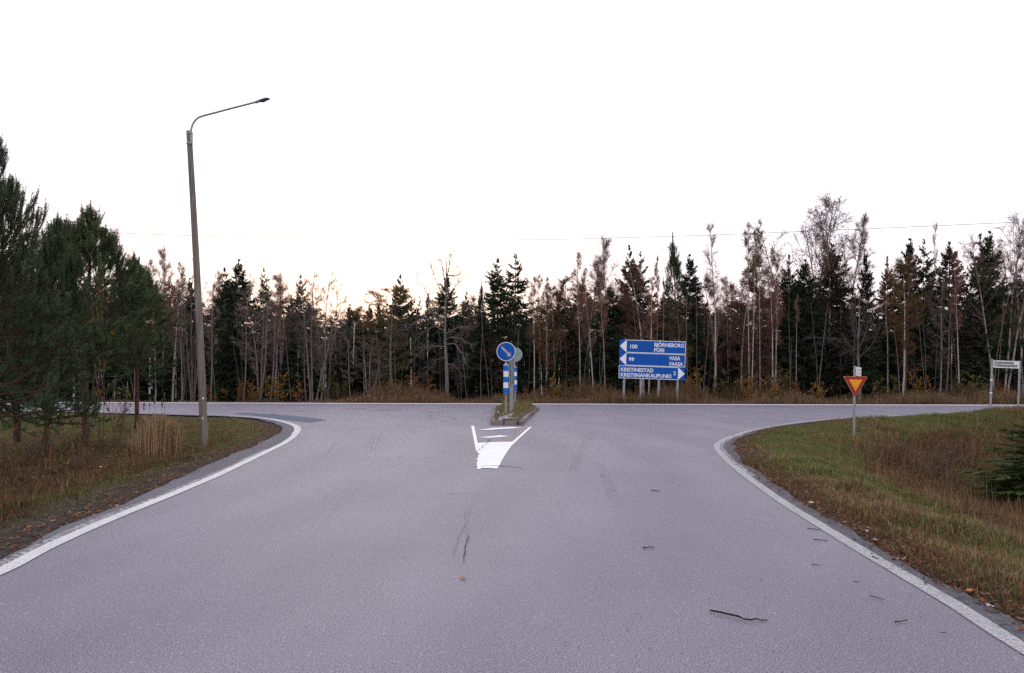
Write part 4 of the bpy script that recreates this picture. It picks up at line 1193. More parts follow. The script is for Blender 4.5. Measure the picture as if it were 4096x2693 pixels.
limb_tree('dead_tree', 1996, 690, 41.6, 'gnarled grey dead tree with twisted limbs above the yield sign', [
    [(1997, 850), (1985, 825), (1972, 805), (1950, 790), (1915, 787), (1875, 786)], [(1998, 830), (2010, 812), (2020, 790), (2012, 765)],
    [(1996, 815), (1992, 785), (1996, 750), (2004, 720)], [(1997, 810), (2012, 780), (2022, 745)], [(1996, 790), (1984, 765), (1990, 730)],
    [(1992, 812), (1975, 815), (1955, 826)]], .085, (M_DEAD, M_TWIG), 72, .0)

# ------------------------------------------------------------------ the wood behind, one mass
def back_forest():
    rng = np.random.default_rng(300); cr = MB()
    lite = [spruce(40 + i, 2.0, 19, .80, ragg=.4, big=1.7, light=.9) for i in range(3)]
    lite = [MBcat(a[0], a[1]) for a in lite]
    coarse = [spruce(45 + i, 2.0, 15, .62, ragg=.4, big=2.4, light=.85) for i in range(3)]
    coarse = [MBcat(a[0], a[1]) for a in coarse]
    bl = []
    for i in range(4):
        a = birch(50 + i, 26, .18, 1.7, 40, .10, ((.14, .074, .062), (.12, .08, .072), (.15, .078, .056), (.11, .07, .056))[i], 0, dens=.9, thick=.06, twr=.026, lite=True, m3n=8, lscale=1.55)
        a[0].C = [np.broadcast_to(np.array([.16, .14, .13]), c.shape) for c in a[0].C]
        bl.append(MBcat(a[0], a[1]))
    prof_u = [-200, 300, 380, 500, 640, 700, 800, 860, 960, 1080, 1200, 1240, 1350, 1420, 1560, 1650, 1760, 1850, 1960, 2040, 2100, 2200, 2300, 2600]
    prof_v = [640, 660, 662, 690, 688, 702, 722, 720, 706, 698, 692, 690, 668, 668, 684, 694, 660, 650, 668, 712, 660, 668, 660, 650]
    for y, step in ((49.5, 1.6), (54, 1.85), (60, 2.1), (68, 2.7)):
        half = y * .80
        for x in np.arange(-half, half, step):
            xx = x + rng.normal() * .5; yy = y + rng.normal() * 1.4
            u = CX + xx * FV / yy
            vt = np.interp(u, prof_u, prof_v) + rng.uniform(-4, 34) + (4 if y < 52 else 0)
            h = CAM_H + (HV - vt) * yy / FV + .2
            if rng.random() < (.42 if y < 52 else .6): cr.merge((lite if y < 58 else coarse)[rng.integers(3)], off=(xx, yy, -.2), scale=(h / 10 * rng.uniform(.95, 1.35),) * 2 + (h / 10,), rz=rng.uniform(0, 6.28))
            else: cr.merge(bl[rng.integers(4)], off=(xx, yy, -.2), scale=(h / 10 * rng.uniform(.9, 1.15),) * 2 + (h / 10,), rz=rng.uniform(0, 6.28), cmul=rng.uniform(.7, 1.15))
    o = cr.obj('distant_forest', M_TWIG)
    tag(o, 'dense mixed wood of spruce and reddish birch behind the forest edge', 'forest', kind='stuff')
    # low spruces and brush that close the view between the trunks
    cr = MB()
    for x in np.arange(-38, 38, 1.05):
        y = rng.uniform(44.5, 48.5); h = rng.uniform(1.6, 4.2)
        if rng.random() < .6: cr.merge(coarse[rng.integers(3)], off=(x, y, -.25), scale=(h / 10 * 1.5, h / 10 * 1.5, h / 10), rz=rng.uniform(0, 6.28))
        else: cr.merge(bl[rng.integers(4)], off=(x, y, -.25), scale=(h / 10 * 1.6, h / 10 * 1.6, h / 10), rz=rng.uniform(0, 6.28), cmul=.75)
    for x in np.arange(-46, 46, 1.05):
        y = rng.uniform(50, 60); h = rng.uniform(3.8, 6.8)
        cr.merge(coarse[rng.integers(3)], off=(x, y, -.25), scale=(h / 10 * 1.7, h / 10 * 1.7, h / 10), rz=rng.uniform(0, 6.28))
    for x in np.arange(-36, 36, .6):
        y = rng.uniform(41.5, 47); h = rng.uniform(3.5, 7.5)
        P = grow(rng, np.array([[x + rng.normal() * .3, y, -.3]]), norm(np.array([[rng.normal() * .07, rng.normal() * .07, 1.]])), h, 7, .03, .0)
        V, F = tube(P[0], np.linspace(rng.uniform(.018, .035), .008, 8), 4); cr.add(V, F, np.array([.13, .108, .10]) * rng.uniform(.5, 1.35))
    o = cr.obj('undergrowth', M_TWIG)
    tag(o, 'dark tangled undergrowth of small spruces and thin stems along the forest edge', 'undergrowth', kind='stuff')
def MBcat(a, b_):
    m_ = MB(); m_.merge(a.arrays()); m_.merge(b_.arrays()); return m_.arrays()
back_forest()

# ------------------------------------------------------------------ roadside pines on the left
PM = (M_PINEBARK, M_TWIG, M_NEEDLE)
PA = proto('pine', pine(61, 6.6, 2.25, .17, 62, 3, 17, 6, (.064, .102, .050), .10), PM)
PB = proto('pine', pine(62, 6.6, 2.05, .36, 62, 3, 15, 6, (.070, .106, .050), .10), PM)
def near_pine(pr, u, vb, y, vtop, wscale, label, rz=0.0, lean=0.0, H=6.6):
    x = (u - CX) / FV * y; z = float(ground_z([[x, y]])[0]) - .04
    h = CAM_H + (HV - vtop) * y / FV - z
    o = empty('pine_tree', (x, y, z)); o.rotation_euler = (0, lean, rz); o.scale = (wscale, wscale, h / (H + .45))
    for nm, me in pr.mesh: link(nm, me, o)
    tag(o, label, 'tree')
    return o
near_pine(PA, -28, 1080, 14.5, 268, .68, 'tallest roadside pine cut off by the left frame edge', .4)
near_pine(PA, 108, 1055, 16.6, 478, .60, 'bushy pine second from the left frame edge', 2.1)
near_pine(PB, 200, 1012, 19.6, 464, .86, 'pine with a bare reddish lower trunk left of the lamp pole', 1.0, -.01)
near_pine(PB, 318, 985, 23.0, 572, .66, 'rightmost roadside pine, round crown beside the lamp pole', 4.0)
near_pine(PB, 40, 1010, 20.0, 560, .9, 'pine standing behind the two leftmost roadside pines', 5.1)

# ------------------------------------------------------------------ small spruce in the right ditch
def young_spruce(u, y, vtop, w, label, seed):
    tr, cr, _ = spruce(seed, 2.0, 24, 1.2, col=(.045, .068, .022), low=.01)
    p = proto('spruce', (tr, cr, None), SMt)
    tree('spruce_sapling', p, u, vtop, y, w, label)
young_spruce(2400, 14.3, 975, 230, 'young green spruce in the right ditch cut by the frame edge', 81)

# ------------------------------------------------------------------ shrubs
def shrub_mesh(seed, leafcol, h=1.6, nst=7, leaf=3, spread=.35, lsz=(.04, .075)):
    rng = np.random.default_rng(seed); br = MB(); lf = MB()
    d = np.stack([rng.normal(size=nst) * spread, rng.normal(size=nst) * spread, np.ones(nst)], 1)
    B = grow(rng, rng.normal(size=(nst, 3)) * np.array([.12, .12, 0]), norm(d), h * rng.uniform(.6, 1.05, nst), 5, .09, .05)
    add_lines(br, B, .011, .004, 4, np.tile(np.array([.09, .065, .055]), (nst, 1)))
    P2, d2, t2, par = sample(rng, B, 8, .25, 1)
    d2 = norm(d2 + perp(rng, d2) * .7); B2 = grow(rng, P2, d2, rng.uniform(.15, .5, len(par)), 3, .14, .05)
    add_lines(br, B2, .005, .003, 3, np.tile(np.array([.10, .065, .055]), (len(par), 1)))
    P3, d3, _, p3 = sample(rng, B2, leaf, .2, 1); k = len(P3)
    dd = norm(rand_dir(rng, k) + np.array([0, 0, -.3]))
    V, F = blades(P3, dd, perp(rng, dd), rng.uniform(*lsz, k), rng.uniform(lsz[0] * .4, lsz[1] * .42, k))
    c = np.array(leafcol)[rng.integers(0, len(leafcol), k)] * rng.uniform(.6, 1.3, (k, 1))
    lf.add(V, F, np.repeat(c, 4, 0))
    return br.mesh('branches', M_TWIG), lf.mesh('leaves', M_LEAF)
YLW = ((.36, .19, .025), (.26, .13, .02), (.16, .11, .03)); ORG = ((.25, .105, .03), (.16, .07, .03), (.28, .14, .02)); OLV = ((.12, .11, .035), (.09, .085, .03), (.18, .13, .03))
SH = [shrub_mesh(91, YLW, leaf=9, lsz=(.05, .10)), shrub_mesh(92, ORG, leaf=8, lsz=(.05, .10)), shrub_mesh(93, OLV, leaf=10, lsz=(.05, .10)), shrub_mesh(94, YLW, leaf=12, lsz=(.05, .10))]
def shrub(k, u, vtop, y, wmul, label, name='shrub'):
    x = (u - CX) / FV * y; z = float(ground_z([[x, y]])[0]) - .03
    h = max(.5, CAM_H + (HV - vtop) * y / FV - z)
    o = empty(name, (x, y, z), R.uniform(0, 6)); s = h / 1.75; o.scale = (s * wmul, s * wmul, s)
    for nm, me in zip(('branches', 'leaves'), SH[k]): link(nm, me, o)
    tag(o, label, 'shrub', 'autumn shrubs along the far verge' if name == 'shrub' else None)
for k, u, v, y, w, lb in [
    (1, 545, 880, 41.5, 1.2, 'orange shrub under the dark spruce trio'), (0, 585, 885, 41.2, 1.1, 'yellow-leaved shrub right of the orange one under the spruces'),
    (3, 650, 862, 42, 1.1, 'yellowish shrub under the rounded mauve birch'), (1, 700, 880, 41, .9, 'rusty shrub at the foot of the multi-stemmed birches'),
    (2, 790, 850, 42.4, 1.2, 'olive shrub left of the thin pale sapling'), (1, 975, 862, 41.4, 1.1, 'orange-leaved shrub at the right end of the brown weeds'),
    (0, 940, 872, 41.6, 1.0, 'yellow shrub among the brown weeds'), (1, 1225, 898, 40.6, .9, 'rusty shrub just right of the traffic island'),
    (0, 1285, 868, 42.2, 1.0, 'yellow shrub under the golden-brown birch'), (3, 1392, 888, 40.6, 1.0, 'bright yellow shrub left of the direction sign'),
    (1, 1475, 895, 40.8, .9, 'red-leaved shrub behind the direction sign posts'), (2, 1562, 866, 41, .9, 'upright olive-yellow shrub right of the last direction sign post'),
    (3, 1622, 896, 40.4, .8, 'small yellow shrub left of the tall lone white tree foot'), (0, 1605, 840, 43, 1.2, 'tall yellowish shrub right behind the direction sign'),
    (3, 1745, 868, 41, 1.1, 'yellow-leaved shrub left one of three before the dark-red birch'), (0, 1790, 872, 40.8, 1.2, 'brightest yellow shrub left of the yield sign'),
    (2, 1700, 850, 42.2, 1.1, 'grey-green shrub under the mauve birch'), (2, 1770, 835, 43, 1.4, 'green willow bush behind the yellow shrubs'),
    (0, 1898, 880, 40.8, 1.1, 'yellow shrub between the dense spruce and the yield sign'), (1, 1862, 878, 41.4, 1.0, 'dull orange shrub left of the last yellow one'),
    (2, 2065, 868, 41.6, 1.1, 'olive shrub right of the yield sign'), (3, 2128, 862, 41.8, .9, 'yellow shrub under the golden-leaved birch'),
    (2, 2230, 862, 42.4, 1.1, 'olive shrub behind the bright white birch trunk'), (2, 2260, 860, 41, 1.1, 'green-grey shrub left of the street name sign'),
    (1, 2330, 880, 41.4, 1.1, 'brown shrub seen through the street name sign'), (1, 470, 895, 42, 1.0, 'brown shrub behind the lamp pole'),
    (2, 1650, 870, 42.5, 1.0, 'dull green shrub behind the tall lone white tree')]:
    shrub(k, u, v, y, w, lb)
# sapling with yellow leaves beside the pine trunk on the left
SH.append(shrub_mesh(95, ((.22, .15, .03), (.26, .13, .03), (.12, .12, .03)), 1.9, 5, 3, .22, (.05, .085)))
shrub(4, 268, 885, 18.6, .9, 'thin birch sapling with yellow-green leaves right of the bare pine trunk', 'birch_sapling')
SH.append(shrub_mesh(96, ((.24, .11, .03), (.28, .14, .03)), 1.9, 3, 4, .12, (.04, .07)))
shrub(5, 226, 610, 17.3, .36, 'orange-leaved young birch growing up through the pine crown', 'birch_sapling')

# leafless red-brown brush under the pines and in the right ditch
SH.append(shrub_mesh(97, ((.16, .07, .035), (.10, .05, .03)), 1.3, 14, 2, .4, (.03, .05)))
for u, v, y, w, lb in [(62, 985, 15.8, 1.5, 'low red-brown brush between the two leftmost pine trunks'), (150, 985, 16.6, 1.6, 'red-brown brush left of the bare pine trunk'), (236, 1000, 17.2, 1.4, 'red-brown brush right of the bare pine trunk'),
                       (300, 1010, 15.6, 1.4, 'brown brush left of the straw-coloured reeds'), (30, 1060, 12.4, 1.5, 'dark brush near the left frame edge'), (195, 1060, 13.8, 1.5, 'wiry brown brush below the bare pine trunk')]:
    shrub(6, u, v, y, w, lb, 'brush')
for u, v, y, w, lb in [(2080, 985, 18.2, 1.4, 'rusty brush in the ditch right of the yield sign'), (2160, 1000, 17.4, 1.5, 'rusty brush in the ditch left of the young spruce'), (2235, 985, 19.0, 1.4, 'brown brush on the bank behind the young spruce'), (2010, 1010, 18.8, 1.0, 'small rusty brush at the yield sign foot')]:
    shrub(6, u, v, y, w, lb, 'brush')

# ------------------------------------------------------------------ grass, weeds, litter
def scatter(rng, x0, x1, y0, y1, n, cond):
    P = np.column_stack([rng.uniform(x0, x1, n), rng.uniform(y0, y1, n)])
    info = edge_info(P)
    k = cond(P, *info)
    return P[k], (info[0][k], info[1][k])
def blade_field(rng, mb, P, z, h, w, col, bend=.5, seg=2):
    n = len(P); az = rng.uniform(0, 6.283, n)
    dirn = np.stack([np.cos(az), np.sin(az), np.zeros(n)], 1); side = np.stack([-np.sin(az), np.cos(az), np.zeros(n)], 1)
    B = np.column_stack([P, z]); up = np.array([0, 0, 1.])
    b_ = rng.uniform(.1, 1, n)[:, None] * bend; h = h[:, None]; w = w[:, None]
    M1 = B + up * h * .55 + dirn * b_ * h * .22; T = B + up * h * (1 - b_ * .25) + dirn * b_ * h * .85
    if seg == 2:
        V = np.stack([B - side * w, B + side * w, M1 + side * w * .7, M1 - side * w * .7, T], 1).reshape(-1, 3)
        i = (np.arange(n) * 5)[:, None]
        mb2 = np.repeat(col, 5, 0)
        mb.add(V, i + np.array([[0, 1, 2, 3]]), mb2); k0 = mb.n - len(V)
        mb.F.append((i + np.array([[3, 2, 4]]) + k0, 0))
    else:
        V = np.stack([B - side * w, B + side * w, T], 1).reshape(-1, 3)
        mb.add(V, (np.arange(n) * 3)[:, None] + np.array([[0, 1, 2]]), np.repeat(col, 3, 0))
GREEN = np.array([.105, .150, .036]); GREEN2 = np.array([.155, .165, .055]); STRAW = np.array([.31, .23, .12]); RUST = np.array([.21, .098, .045]); DARKB = np.array([.095, .062, .040])
def grass_col(rng, P, s, side):
    x, y = P[:, 0], P[:, 1]; n = len(P)
    g = fbm(x, y, .42); g2 = vnoise(x + 31, y, 1.5); r = rng.random(n)
    green = np.where(side == 1, np.interp(s, [0, .5, 1.2, 2.4, 3.6, 6], [.12, .6, .95, .85, .30, .22]) * np.interp(y, [5, 9, 13], [.7, .8, 1]), np.interp(s, [0, .4, 1.5, 3, 5], [.10, .35, .42, .25, .12]))
    green = np.where((side == 1) & (y > 17.5), np.interp(s, [0, 1, 4, 6, 8], [.6, .9, .7, .45, .5]), green)
    green = np.where((side == 0) & (y > 15), np.interp(s, [0, 1, 3, 6], [.3, .62, .78, .55]) * np.interp(y, [15, 18], [.8, 1]), green)
    green = np.where((side == 1) & (s > 2.8) & (s < 6.6) & (y < 22), .06 + (g - .5) * .5, green + (g - .5) * 1.3 + (g2 - .5) * .35)
    isg = r < np.clip(green, .04, .95)
    r2 = rng.random((n, 1))
    gc = GREEN * (1 - r2) + GREEN2 * r2
    br = np.where(r2 < .38, STRAW, np.where(r2 < .75, RUST, DARKB))
    br = np.where(((side == 0) & (y < 17))[:, None] & (rng.random((n, 1)) < .95), np.where(r2 < .45, RUST * .52, DARKB * .6), br)  # left verge: rusty browns, with the pines' shade darkened into the colour
    br = np.where(((side == 1) & ((s < .45) | (s > 2.8)))[:, None] & (rng.random((n, 1)) < .75), np.where(r2 < .45, RUST * .85, DARKB), br)
    c = np.where(isg[:, None], gc, br)
    return c * rng.uniform(.65, 1.3, (n, 1)), isg
def make_grass():
    rng = np.random.default_rng(500)
    mb = MB()
    bare = lambda s, side, x, y: np.where(side == 0, np.interp(s / np.interp(y, [6, 12, 18], [1.5, .9, .5]), [.0, .4, .8, 1.1], [-.15, .0, .45, 1]) + (fbm(x, y, .8) - .5) * .9, np.interp(s, [-.02, .12, .35], [0, .45, 1]) + (fbm(x, y, .8) - .5) * .5)
    spec = [((2.9, 10.5, 3.4, 13), 330000, 2), ((3.5, 27, 13, 28), 330000, 1), ((-13, -4, 4.5, 14), 170000, 2), ((-24, -5, 14, 32), 260000, 1)]
    for (a, b_, c_, d_), n, seg in spec:
        dens = lambda P, s, side: (s > .0) & (side != 2) & (rng.random(len(P)) < bare(s, side, P[:, 0], P[:, 1])) & (s < np.interp(P[:, 1], [4, 12, 20], [5.5, 9, 14])) & (np.abs(P[:, 0] / P[:, 1]) < .78)
        P, (s, side) = scatter(rng, a, b_, c_, d_, n, dens)
        z = ground_z(P, (s, side)) - .01
        col, isg = grass_col(rng, P, s, side)
        clump = fbm(P[:, 0] + 7, P[:, 1], 1.4)
        h = rng.uniform(.05, .19, len(P)) * (.35 + 1.7 * clump ** 2) * np.where(side == 0, .55, 1) * np.interp(s, [0, .5, 2, 4], [.40, .7, 1.1, 1.2])
        h = np.where(isg, h, h * 1.25)
        w = rng.uniform(.0022, .0042, len(P)) * np.interp(P[:, 1], [4, 10, 25], [1, 1.5, 3.2])
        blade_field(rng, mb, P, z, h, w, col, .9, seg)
    o = mb.obj('verge_grass', M_GRASS); tag(o, 'short green and withered brown grass on the roadside verges', 'grass', kind='stuff')
    # withered stalks and weeds, taller
    mb = MB()
    cond = lambda P, s, side: ((side == 1) & (s > 2.0) & (s < 8) & (rng.random(len(P)) < fbm(P[:, 0], P[:, 1], .6) ** 2 * 1.4)) | ((side == 0) & (s > 1.0) & (s < 9) & (P[:, 1] < 19) & (rng.random(len(P)) < .9 * fbm(P[:, 0], P[:, 1], .5)))
    for box, n in (((4, 22, 6, 26), 60000), ((-16, -4.5, 6, 21), 42000)):
        P, inf = scatter(rng, *box, n, cond)
        z = ground_z(P, inf) - .02
        k = len(P); r2 = rng.random((k, 1))
        st = .25 if box[0] > 0 else .05
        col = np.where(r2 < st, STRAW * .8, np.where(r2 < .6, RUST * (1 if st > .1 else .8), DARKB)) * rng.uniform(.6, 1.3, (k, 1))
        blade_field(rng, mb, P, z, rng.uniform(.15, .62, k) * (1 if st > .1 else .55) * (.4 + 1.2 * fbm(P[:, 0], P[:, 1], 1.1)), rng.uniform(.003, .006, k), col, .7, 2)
    # small leaves on the weed stalks
    P, inf = scatter(rng, -16, 20, 6, 26, 60000, cond)
    k = len(P); z = ground_z(P, inf) + rng.uniform(.03, .45, k) * (.4 + fbm(P[:, 0], P[:, 1], 1.1))
    dd = rand_dir(rng, k); V, F = blades(np.column_stack([P, z]), dd, perp(rng, dd), rng.uniform(.015, .05, k), rng.uniform(.006, .016, k))
    r2 = rng.random((k, 1)); c = np.where(r2 < .12, np.array([.26, .13, .03]), np.where(r2 < .6, RUST, DARKB)) * rng.uniform(.6, 1.4, (k, 1))
    mb.add(V, F, np.repeat(c, 4, 0))
    o = mb.obj('withered_weeds', M_GRASS); tag(o, 'rusty brown withered weeds in the ditch and under the roadside pines', 'weeds', kind='stuff')
    # brown weeds along the far verge
    mb = MB()
    n = 95000
    P = np.column_stack([rng.uniform(-33, 30, n), rng.uniform(37.6, 44.5, n)])
    inf = edge_info(P); s = inf[0]
    u = CX + P[:, 0] * FV / P[:, 1]
    tall = np.interp(u, [380, 560, 780, 830, 900, 980, 1040, 1060, 1150, 1230, 1260, 1600, 1700, 2000, 2400], [.15, .2, .3, .8, 1.15, 1.3, .85, .4, .5, .7, .95, .95, .75, .75, .75])
    tall = tall * np.interp(s, [.2, .8, 2.0], [.22, .5, 1.0]) * (.25 + 1.9 * fbm(P[:, 0], P[:, 1], .55) ** 1.6)
    k = (s > .15) & (rng.random(n) < np.interp(s, [.15, .6, 3, 6], [.5, 1, .8, .45]))
    P = P[k]; tall = tall[k]; s = s[k]; inf = (inf[0][k], inf[1][k]); u = u[k]
    z = ground_z(P, inf) - .02; k = len(P); r2 = rng.random((k, 1))
    rusty = np.interp(u, [500, 800, 1000, 1500, 1800], [.25, .8, .8, .8, .5])[:, None]
    c = np.where(r2 < .5 * rusty, np.array([.21, .105, .06]), np.where(r2 < .62, np.array([.24, .165, .095]), np.where(r2 < .85, np.array([.115, .075, .045]), np.array([.10, .095, .04])))) * rng.uniform(.6, 1.3, (k, 1))
    blade_field(rng, mb, P, z, tall * rng.uniform(.5, 1.2, k) + .06, rng.uniform(.009, .017, k), c, .35, 2)
    kk = rng.random(k) < .4; Q = np.column_stack([P[kk], z[kk] + tall[kk] * rng.uniform(.3, 1.1, kk.sum())])
    m_ = len(Q); dd = rand_dir(rng, m_); dd[:, 2] = np.abs(dd[:, 2]); V, F = blades(Q, dd, perp(rng, dd), rng.uniform(.05, .13, m_), rng.uniform(.012, .026, m_))
    mb.add(V, F, np.repeat(c[kk] * rng.uniform(.8, 1.5, (m_, 1)), 4, 0))
    o = mb.obj('far_verge_weeds', M_GRASS); tag(o, 'tall rusty weeds and grass along the far road edge below the trees', 'weeds', kind='stuff')
    # island grass
    mb = MB(); n = 9000
    t = rng.random(n); w = rng.uniform(-.5, .5, n)
    c0 = fl * .5 + fr * .5; c1 = bk_l * .5 + bk_r * .5
    wd = np.linalg.norm(fr - fl) * (1 - t) + np.linalg.norm(rr_ - rl_) * .85 * t - .34
    P = c0[None] * (1 - t)[:, None] + c1[None] * t[:, None] + np.stack([w * wd, np.full(n, .2)], 1)
    k = (rng.random(n) < np.interp(t, [0, .25, .45, 1], [.10, .28, 1, 1]) * (.35 + 1.1 * fbm(P[:, 0], P[:, 1], 2.2))) & (t < .97)
    P = P[k]; t = t[k]; k = len(P); r2 = rng.random((k, 1))
    c = np.where(r2 < .45, np.array([.20, .165, .045]), np.where(r2 < .75, np.array([.23, .17, .09]), np.array([.085, .095, .03]))) * rng.uniform(.7, 1.3, (k, 1))
    blade_field(rng, mb, P, np.full(k, KZ + .01), rng.uniform(.06, .24, k) * np.interp(t, [0, .5, 1], [.5, 1, 1.1]), rng.uniform(.004, .008, k), c, .8, 2)
    o = mb.obj('island_grass', M_GRASS); tag(o, 'yellowish tufted grass growing on the traffic island', 'grass', kind='stuff')
    # leaf litter at the asphalt edge
    mb = MB()
    for lo, hi, n, box in ((-.22, .55, 26000, (2.5, 9, 3.2, 21)), (-.1, .8, 9000, (-8, -4, 5, 22))):
        cond2 = lambda P, s, side: (s > lo) & (s < hi) & (rng.random(len(P)) < np.interp(s, [lo, .05, .3, hi], [.02, .75, 1.0, .15]) * (.3 + 1.1 * fbm(P[:, 0], P[:, 1], 1.2)))
        P, inf = scatter(rng, *box, n * 4, cond2)
        k = len(P); z = np.maximum(ground_z(P, inf), np.where(inf[0] < 0, .006, -9)) + rng.uniform(.004, .03, k)
        dd = rand_dir(rng, k); dd[:, 2] *= .25; dd = norm(dd); ww = norm(np.cross(dd, np.array([0, 0, 1.])) + np.array([0, 0, .2]) * rng.normal(size=(k, 1)))
        V, F = blades(np.column_stack([P, z]), dd, ww, rng.uniform(.02, .075, k), rng.uniform(.006, .020, k))
        r2 = rng.random((k, 1)); c = np.where(r2 < .10, np.array([.42, .22, .13]), np.where(r2 < .55, np.array([.21, .085, .045]), np.array([.09, .055, .037]))) * rng.uniform(.6, 1.3, (k, 1))
        mb.add(V, F, np.repeat(c, 4, 0))
    P, inf = scatter(rng, 5, 20, 7, 24, 30000, lambda P, s, side: (side == 1) & (s > 2.6) & (s < 7) & (rng.random(len(P)) < fbm(P[:, 0], P[:, 1], .7) ** 1.5))
    k = len(P); dd = rand_dir(rng, k); dd[:, 2] *= .4; dd = norm(dd); V, F = blades(np.column_stack([P, ground_z(P, inf) + rng.uniform(.03, .12, k)]), dd, perp(rng, dd), rng.uniform(.03, .08, k), rng.uniform(.012, .025, k))
    r2 = rng.random((k, 1)); mb.add(V, F, np.repeat(np.where(r2 < .08, np.array([.40, .19, .06]), np.where(r2 < .6, np.array([.20, .085, .045]), np.array([.09, .05, .035]))) * rng.uniform(.6, 1.3, (k, 1)), 4, 0))
    # few leaf scraps blown over the road
    n = 260; P = np.column_stack([rng.uniform(-4, 3, n), rng.uniform(3.5, 16, n) ** 1.0]); P[:, 0] = np.where(rng.random(n) < .75, rng.uniform(.2, 3.2, n), P[:, 0])
    inf = edge_info(P); P = P[inf[0] < -.3]; k = len(P)
    dd = rand_dir(rng, k); dd[:, 2] = 0; dd = norm(dd); ww = np.cross(dd, np.array([0, 0, 1.]))
    V, F = blades(np.column_stack([P, np.full(k, .014)]), dd, ww, rng.uniform(.015, .045, k), rng.uniform(.002, .006, k)); mb.add(V, F, np.repeat(np.array([.07, .055, .045]) * rng.uniform(.6, 1.6, (k, 1)), 4, 0))
    o = mb.obj('leaf_litter', M_LEAF); tag(o, 'fallen brown leaves and needles scattered along the asphalt edge', 'leaf litter', kind='stuff')
make_grass()

# reed clump left of the lamp pole
def reeds():
    rng = np.random.default_rng(611); y = 16.0; mb = MB(); c0 = (368 - CX) / FV * y; x = c0
    z = float(ground_z([[x, y]])[0]); o = empty('reed_clump', (x, y, z)); tag(o, 'pale straw-coloured reed clump left of the lamp pole', 'reeds')
    n = 520; P = np.column_stack([rng.normal(size=n) * .20, rng.normal(size=n) * .26]); h = rng.uniform(.45, .95, n) * np.interp(np.abs(P[:, 0]), [0, .8], [1.05, .65])
    col = np.array([.33, .23, .135]) * rng.uniform(.55, 1.25, (n, 1))
    B = grow(rng, np.column_stack([P, np.zeros(n) - .03]), norm(np.stack([rng.normal(size=n) * .06, rng.normal(size=n) * .06, np.ones(n)], 1)), h, 4, .025, 0)
    add_lines(mb, B, .007, .005, 3, col * 1.3); mb.obj('stalks', M_GRASS, o)
    mb = MB(); P2, d2, _, p2 = sample(rng, B, 2, .2, .9); k = len(P2); dd = norm(d2 + perp(rng, d2) * .6)
    V, F = blades(P2, dd, perp(rng, dd), rng.uniform(.1, .25, k), .006); mb.add(V, F, np.repeat(np.array([.30, .21, .12]) * rng.uniform(.6, 1.2, (k, 1)), 4, 0)); mb.obj('leaves', M_GRASS, o)
    mb = MB(); tall = np.array([[-.25, .1], [-.05, .0], [.06, .15], [.12, -.1], [-.33, .05]]); B = grow(rng, np.column_stack([tall, np.zeros(5)]), np.tile(np.array([[0, 0, 1.]]), (5, 1)), np.array([1.25, 1.3, 1.35, 1.22, 1.15]), 4, .02, 0)
    add_lines(mb, B, .005, .003, 3, np.tile(np.array([.24, .16, .10]), (5, 1)))
    P2, d2, _, p2 = sample(rng, B, 26, .84, 1.0); k = len(P2); dd = norm(d2 + perp(rng, d2) * .4); V, F = blades(P2, dd, perp(rng, dd), .06, .008); mb.add(V, F, (.13, .085, .07)); mb.obj('seed_heads', M_GRASS, o)
reeds()

# fallen branches under the pines
def stick(name, pts, r, label, m, group=None, cat='stick', tips=0, seed=0):
    rng = np.random.default_rng(700 + seed); mb = MB(); pts = np.array(pts, float)
    q = [pts[0]]
    for a, b_ in zip(pts[:-1], pts[1:]):
        for t in (.33, .66, 1): q.append(a * (1 - t) + b_ * t + rng.normal(size=3) * r * .5)
    q = np.array(q); q[:, 2] = np.maximum(q[:, 2], -9)
    c = q[0].copy(); q = q - c
    add_tube(mb, q, np.linspace(r, r * .55, len(q)) * rng.uniform(.8, 1.2, len(q)), 6)
    for k in range(tips):
        i = rng.integers(1, len(q) - 1); e = rng.normal(size=3) * r * 3.5; e[2] = abs(e[2]) * .3; add_tube(mb, [q[i], q[i] + e * .5, q[i] + e], [r * .5, r * .4, r * .2], 4)
    o = mb.obj(name, m, None, True); o.location = c
    return tag(o, label, cat, group)
def gpt(u, v, lift=.012): p = G(u, v); return (p[0], p[1], lift)
def z7(a, b_, lift=.014): return gpt(*PX(2800 + a * .698, 1600 + b_ * .698), lift)
M_MOSS = flat_mat('mossy_bark', (.035, .04, .022), .9, .1, 0, .6, 30)
M_TWIGW = flat_mat('dry_twig', (.05, .04, .033), .9, .1, 0, .4, 30)
GS = 'broken twigs lying on the road'
stick('fallen_branch', [z7(58, 1218, .014), z7(180, 1250, .02), z7(290, 1275, .014), z7(385, 1268, .012)], .0075, 'long mossy curved branch lying on the road at lower right', M_MOSS, None, 'branch', 3, 1)
for i, (a, b_, r, lb) in enumerate([
    ((1118, 1283), (1195, 1275), .007, 'short dark twig right of the long mossy branch'), ((650, 808), (735, 816), .008, 'straight dark twig lying left of the right edge line'),
    ((615, 743), (700, 752), .006, 'thin twig touching the right edge line, farther off'), ((975, 1133), (1060, 1157), .005, 'thin bent twig between mossy branch and edge line'),
    ((985, 905), (1022, 920), .006, 'small twig lying across the right edge line'),
    ((640, 952), (690, 956), .005, 'faint flat twig in the middle of the right lane'),
    ((880, 1052), (918, 1057), .005, 'small flat twig near the middle of the right lane edge'), 
    ((1380, 1345), (1420, 1348), .004, 'thin needle-like twig near the lower edge line')]):
    stick('twig', [z7(*a), z7(*b_)], r * .75, lb, M_TWIGW, GS, 'twig', 0, 10 + i)
stick('twig', [gpt(1494, 1276.5), gpt(1519, 1274.5)], .007, 'dark straight twig lying in mid road', M_TWIGW, GS, 'twig', 0, 40)
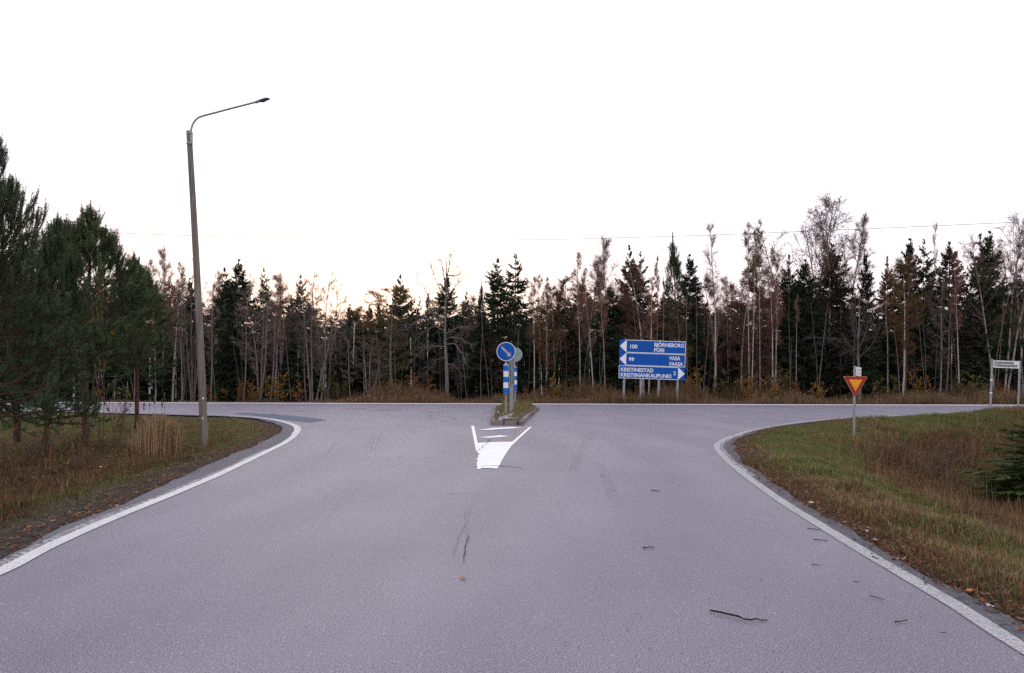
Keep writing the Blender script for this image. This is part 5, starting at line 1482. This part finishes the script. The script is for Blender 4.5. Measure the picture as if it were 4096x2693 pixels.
stick('twig', [gpt(1514, 1141), gpt(1533, 1143)], .007, 'small twig in mid road below the direction sign', M_TWIGW, GS, 'twig', 0, 41)
def vpt(u, v, y, dz=0):
    p = D(u, v, y); return (p[0], y, float(ground_z([[p[0], y]])[0]) + dz)
stick('fallen_branch', [vpt(362, 960, 17.6, .75) if False else (D(368, 962, 17)[0], 17.0, -.02), (D(450, 1020, 16.4)[0], 16.4, -.1), (D(540, 1088, 15.4)[0], 15.4, -.16), (D(630, 1102, 14.6)[0], 14.6, -.14)], .02, 'long dead branch leaning down right from the pine foot', M_DEAD, None, 'branch', 5, 50)
for i, (u0, v0, u1, v1, y) in enumerate([(205, 955, 195, 1015, 18.9), (214, 965, 205, 1012, 18.7), (130, 985, 150, 1060, 16.5), (60, 985, 50, 1060, 15.6), (160, 1010, 178, 1065, 15.8)]):
    a = D(u0, v0, y); b_ = D(u1, v1, y)
    b_[2] = float(ground_z([[b_[0], y]])[0])
    stick('dead_sapling', [tuple(b_), tuple((a + b_) / 2 + [.03, 0, 0]), tuple(a)], .012, ['grey dead stem leaning on the bare pine trunk, left one', 'grey dead stem leaning on the bare pine trunk, right one', 'thin dead stem below the bushy pine', 'dead stem near the left frame edge under the tallest pine', 'crooked dead stem between two pines'][i], M_DEAD, None, 'dead sapling', 4, 60 + i)

# single leaves that stand out
def leaf(u, v, size, col, label, lift=.012, seed=0, z=0.0):
    rng = np.random.default_rng(800 + seed); p = G(u, v, z); mb = MB()
    k = 9; V = []
    for i in range(k):
        a = 2 * math.pi * i / k; r = size * (1.0 if i % 2 == 0 else .68) * rng.uniform(.85, 1.1)
        V.append((r * math.cos(a), r * math.sin(a) * .75, rng.uniform(0, .3) * size))
    V.append((0, 0, size * .1))
    mb.add(V, [(i, (i + 1) % k, k) for i in range(k)], col)
    o = mb.obj('fallen_leaf', M_LEAF); o.location = (p[0], p[1], p[2] + lift); o.rotation_euler = (0, 0, rng.uniform(0, 6))
    tag(o, label, 'leaf', 'single fallen leaves that stand out')
leaf(1076, 1346, .035, (.46, .22, .12), 'pale orange leaf lying in the middle of the road', seed=1)
q = PX(2800 + 1543 * .698, 1600 + 1130 * .698); leaf(*q, .034, (.60, .22, .015), 'bright orange leaf on the right verge edge', .05, 2)
q = PX(2800 + 955 * .698, 1600 + 770 * .698); leaf(*q, .035, (.62, .60, .58), 'white leaf on the right asphalt edge', .03, 3)
q = PX(2800 + 1665 * .698, 1600 + 1206 * .698); leaf(*q, .03, (.62, .60, .57), 'whitish scrap on the lower right verge edge', .03, 4)
q = PX(2800 + 635 * .698, 1600 + 605 * .698); leaf(*q, .05, (.55, .52, .48), 'pale leaf at the asphalt edge halfway up the right curve', .03, 5)
q = PX(2800 + 1010 * .698, 1600 + 820 * .698); leaf(*q, .03, (.52, .42, .36), 'pinkish leaf just below the white leaf', .03, 6)
q = PX(2800 + 1196 * .698, 1600 + 830 * .698); leaf(*q, .04, (.45, .17, .09), 'rusty orange leaf in the right verge grass', .06, 7)
q = PX(715 * .575, 1500 + 690 * .575); leaf(*q, .06, (.6, .6, .6), 'white scrap among the weeds on the left verge', .12, 8, -.15)
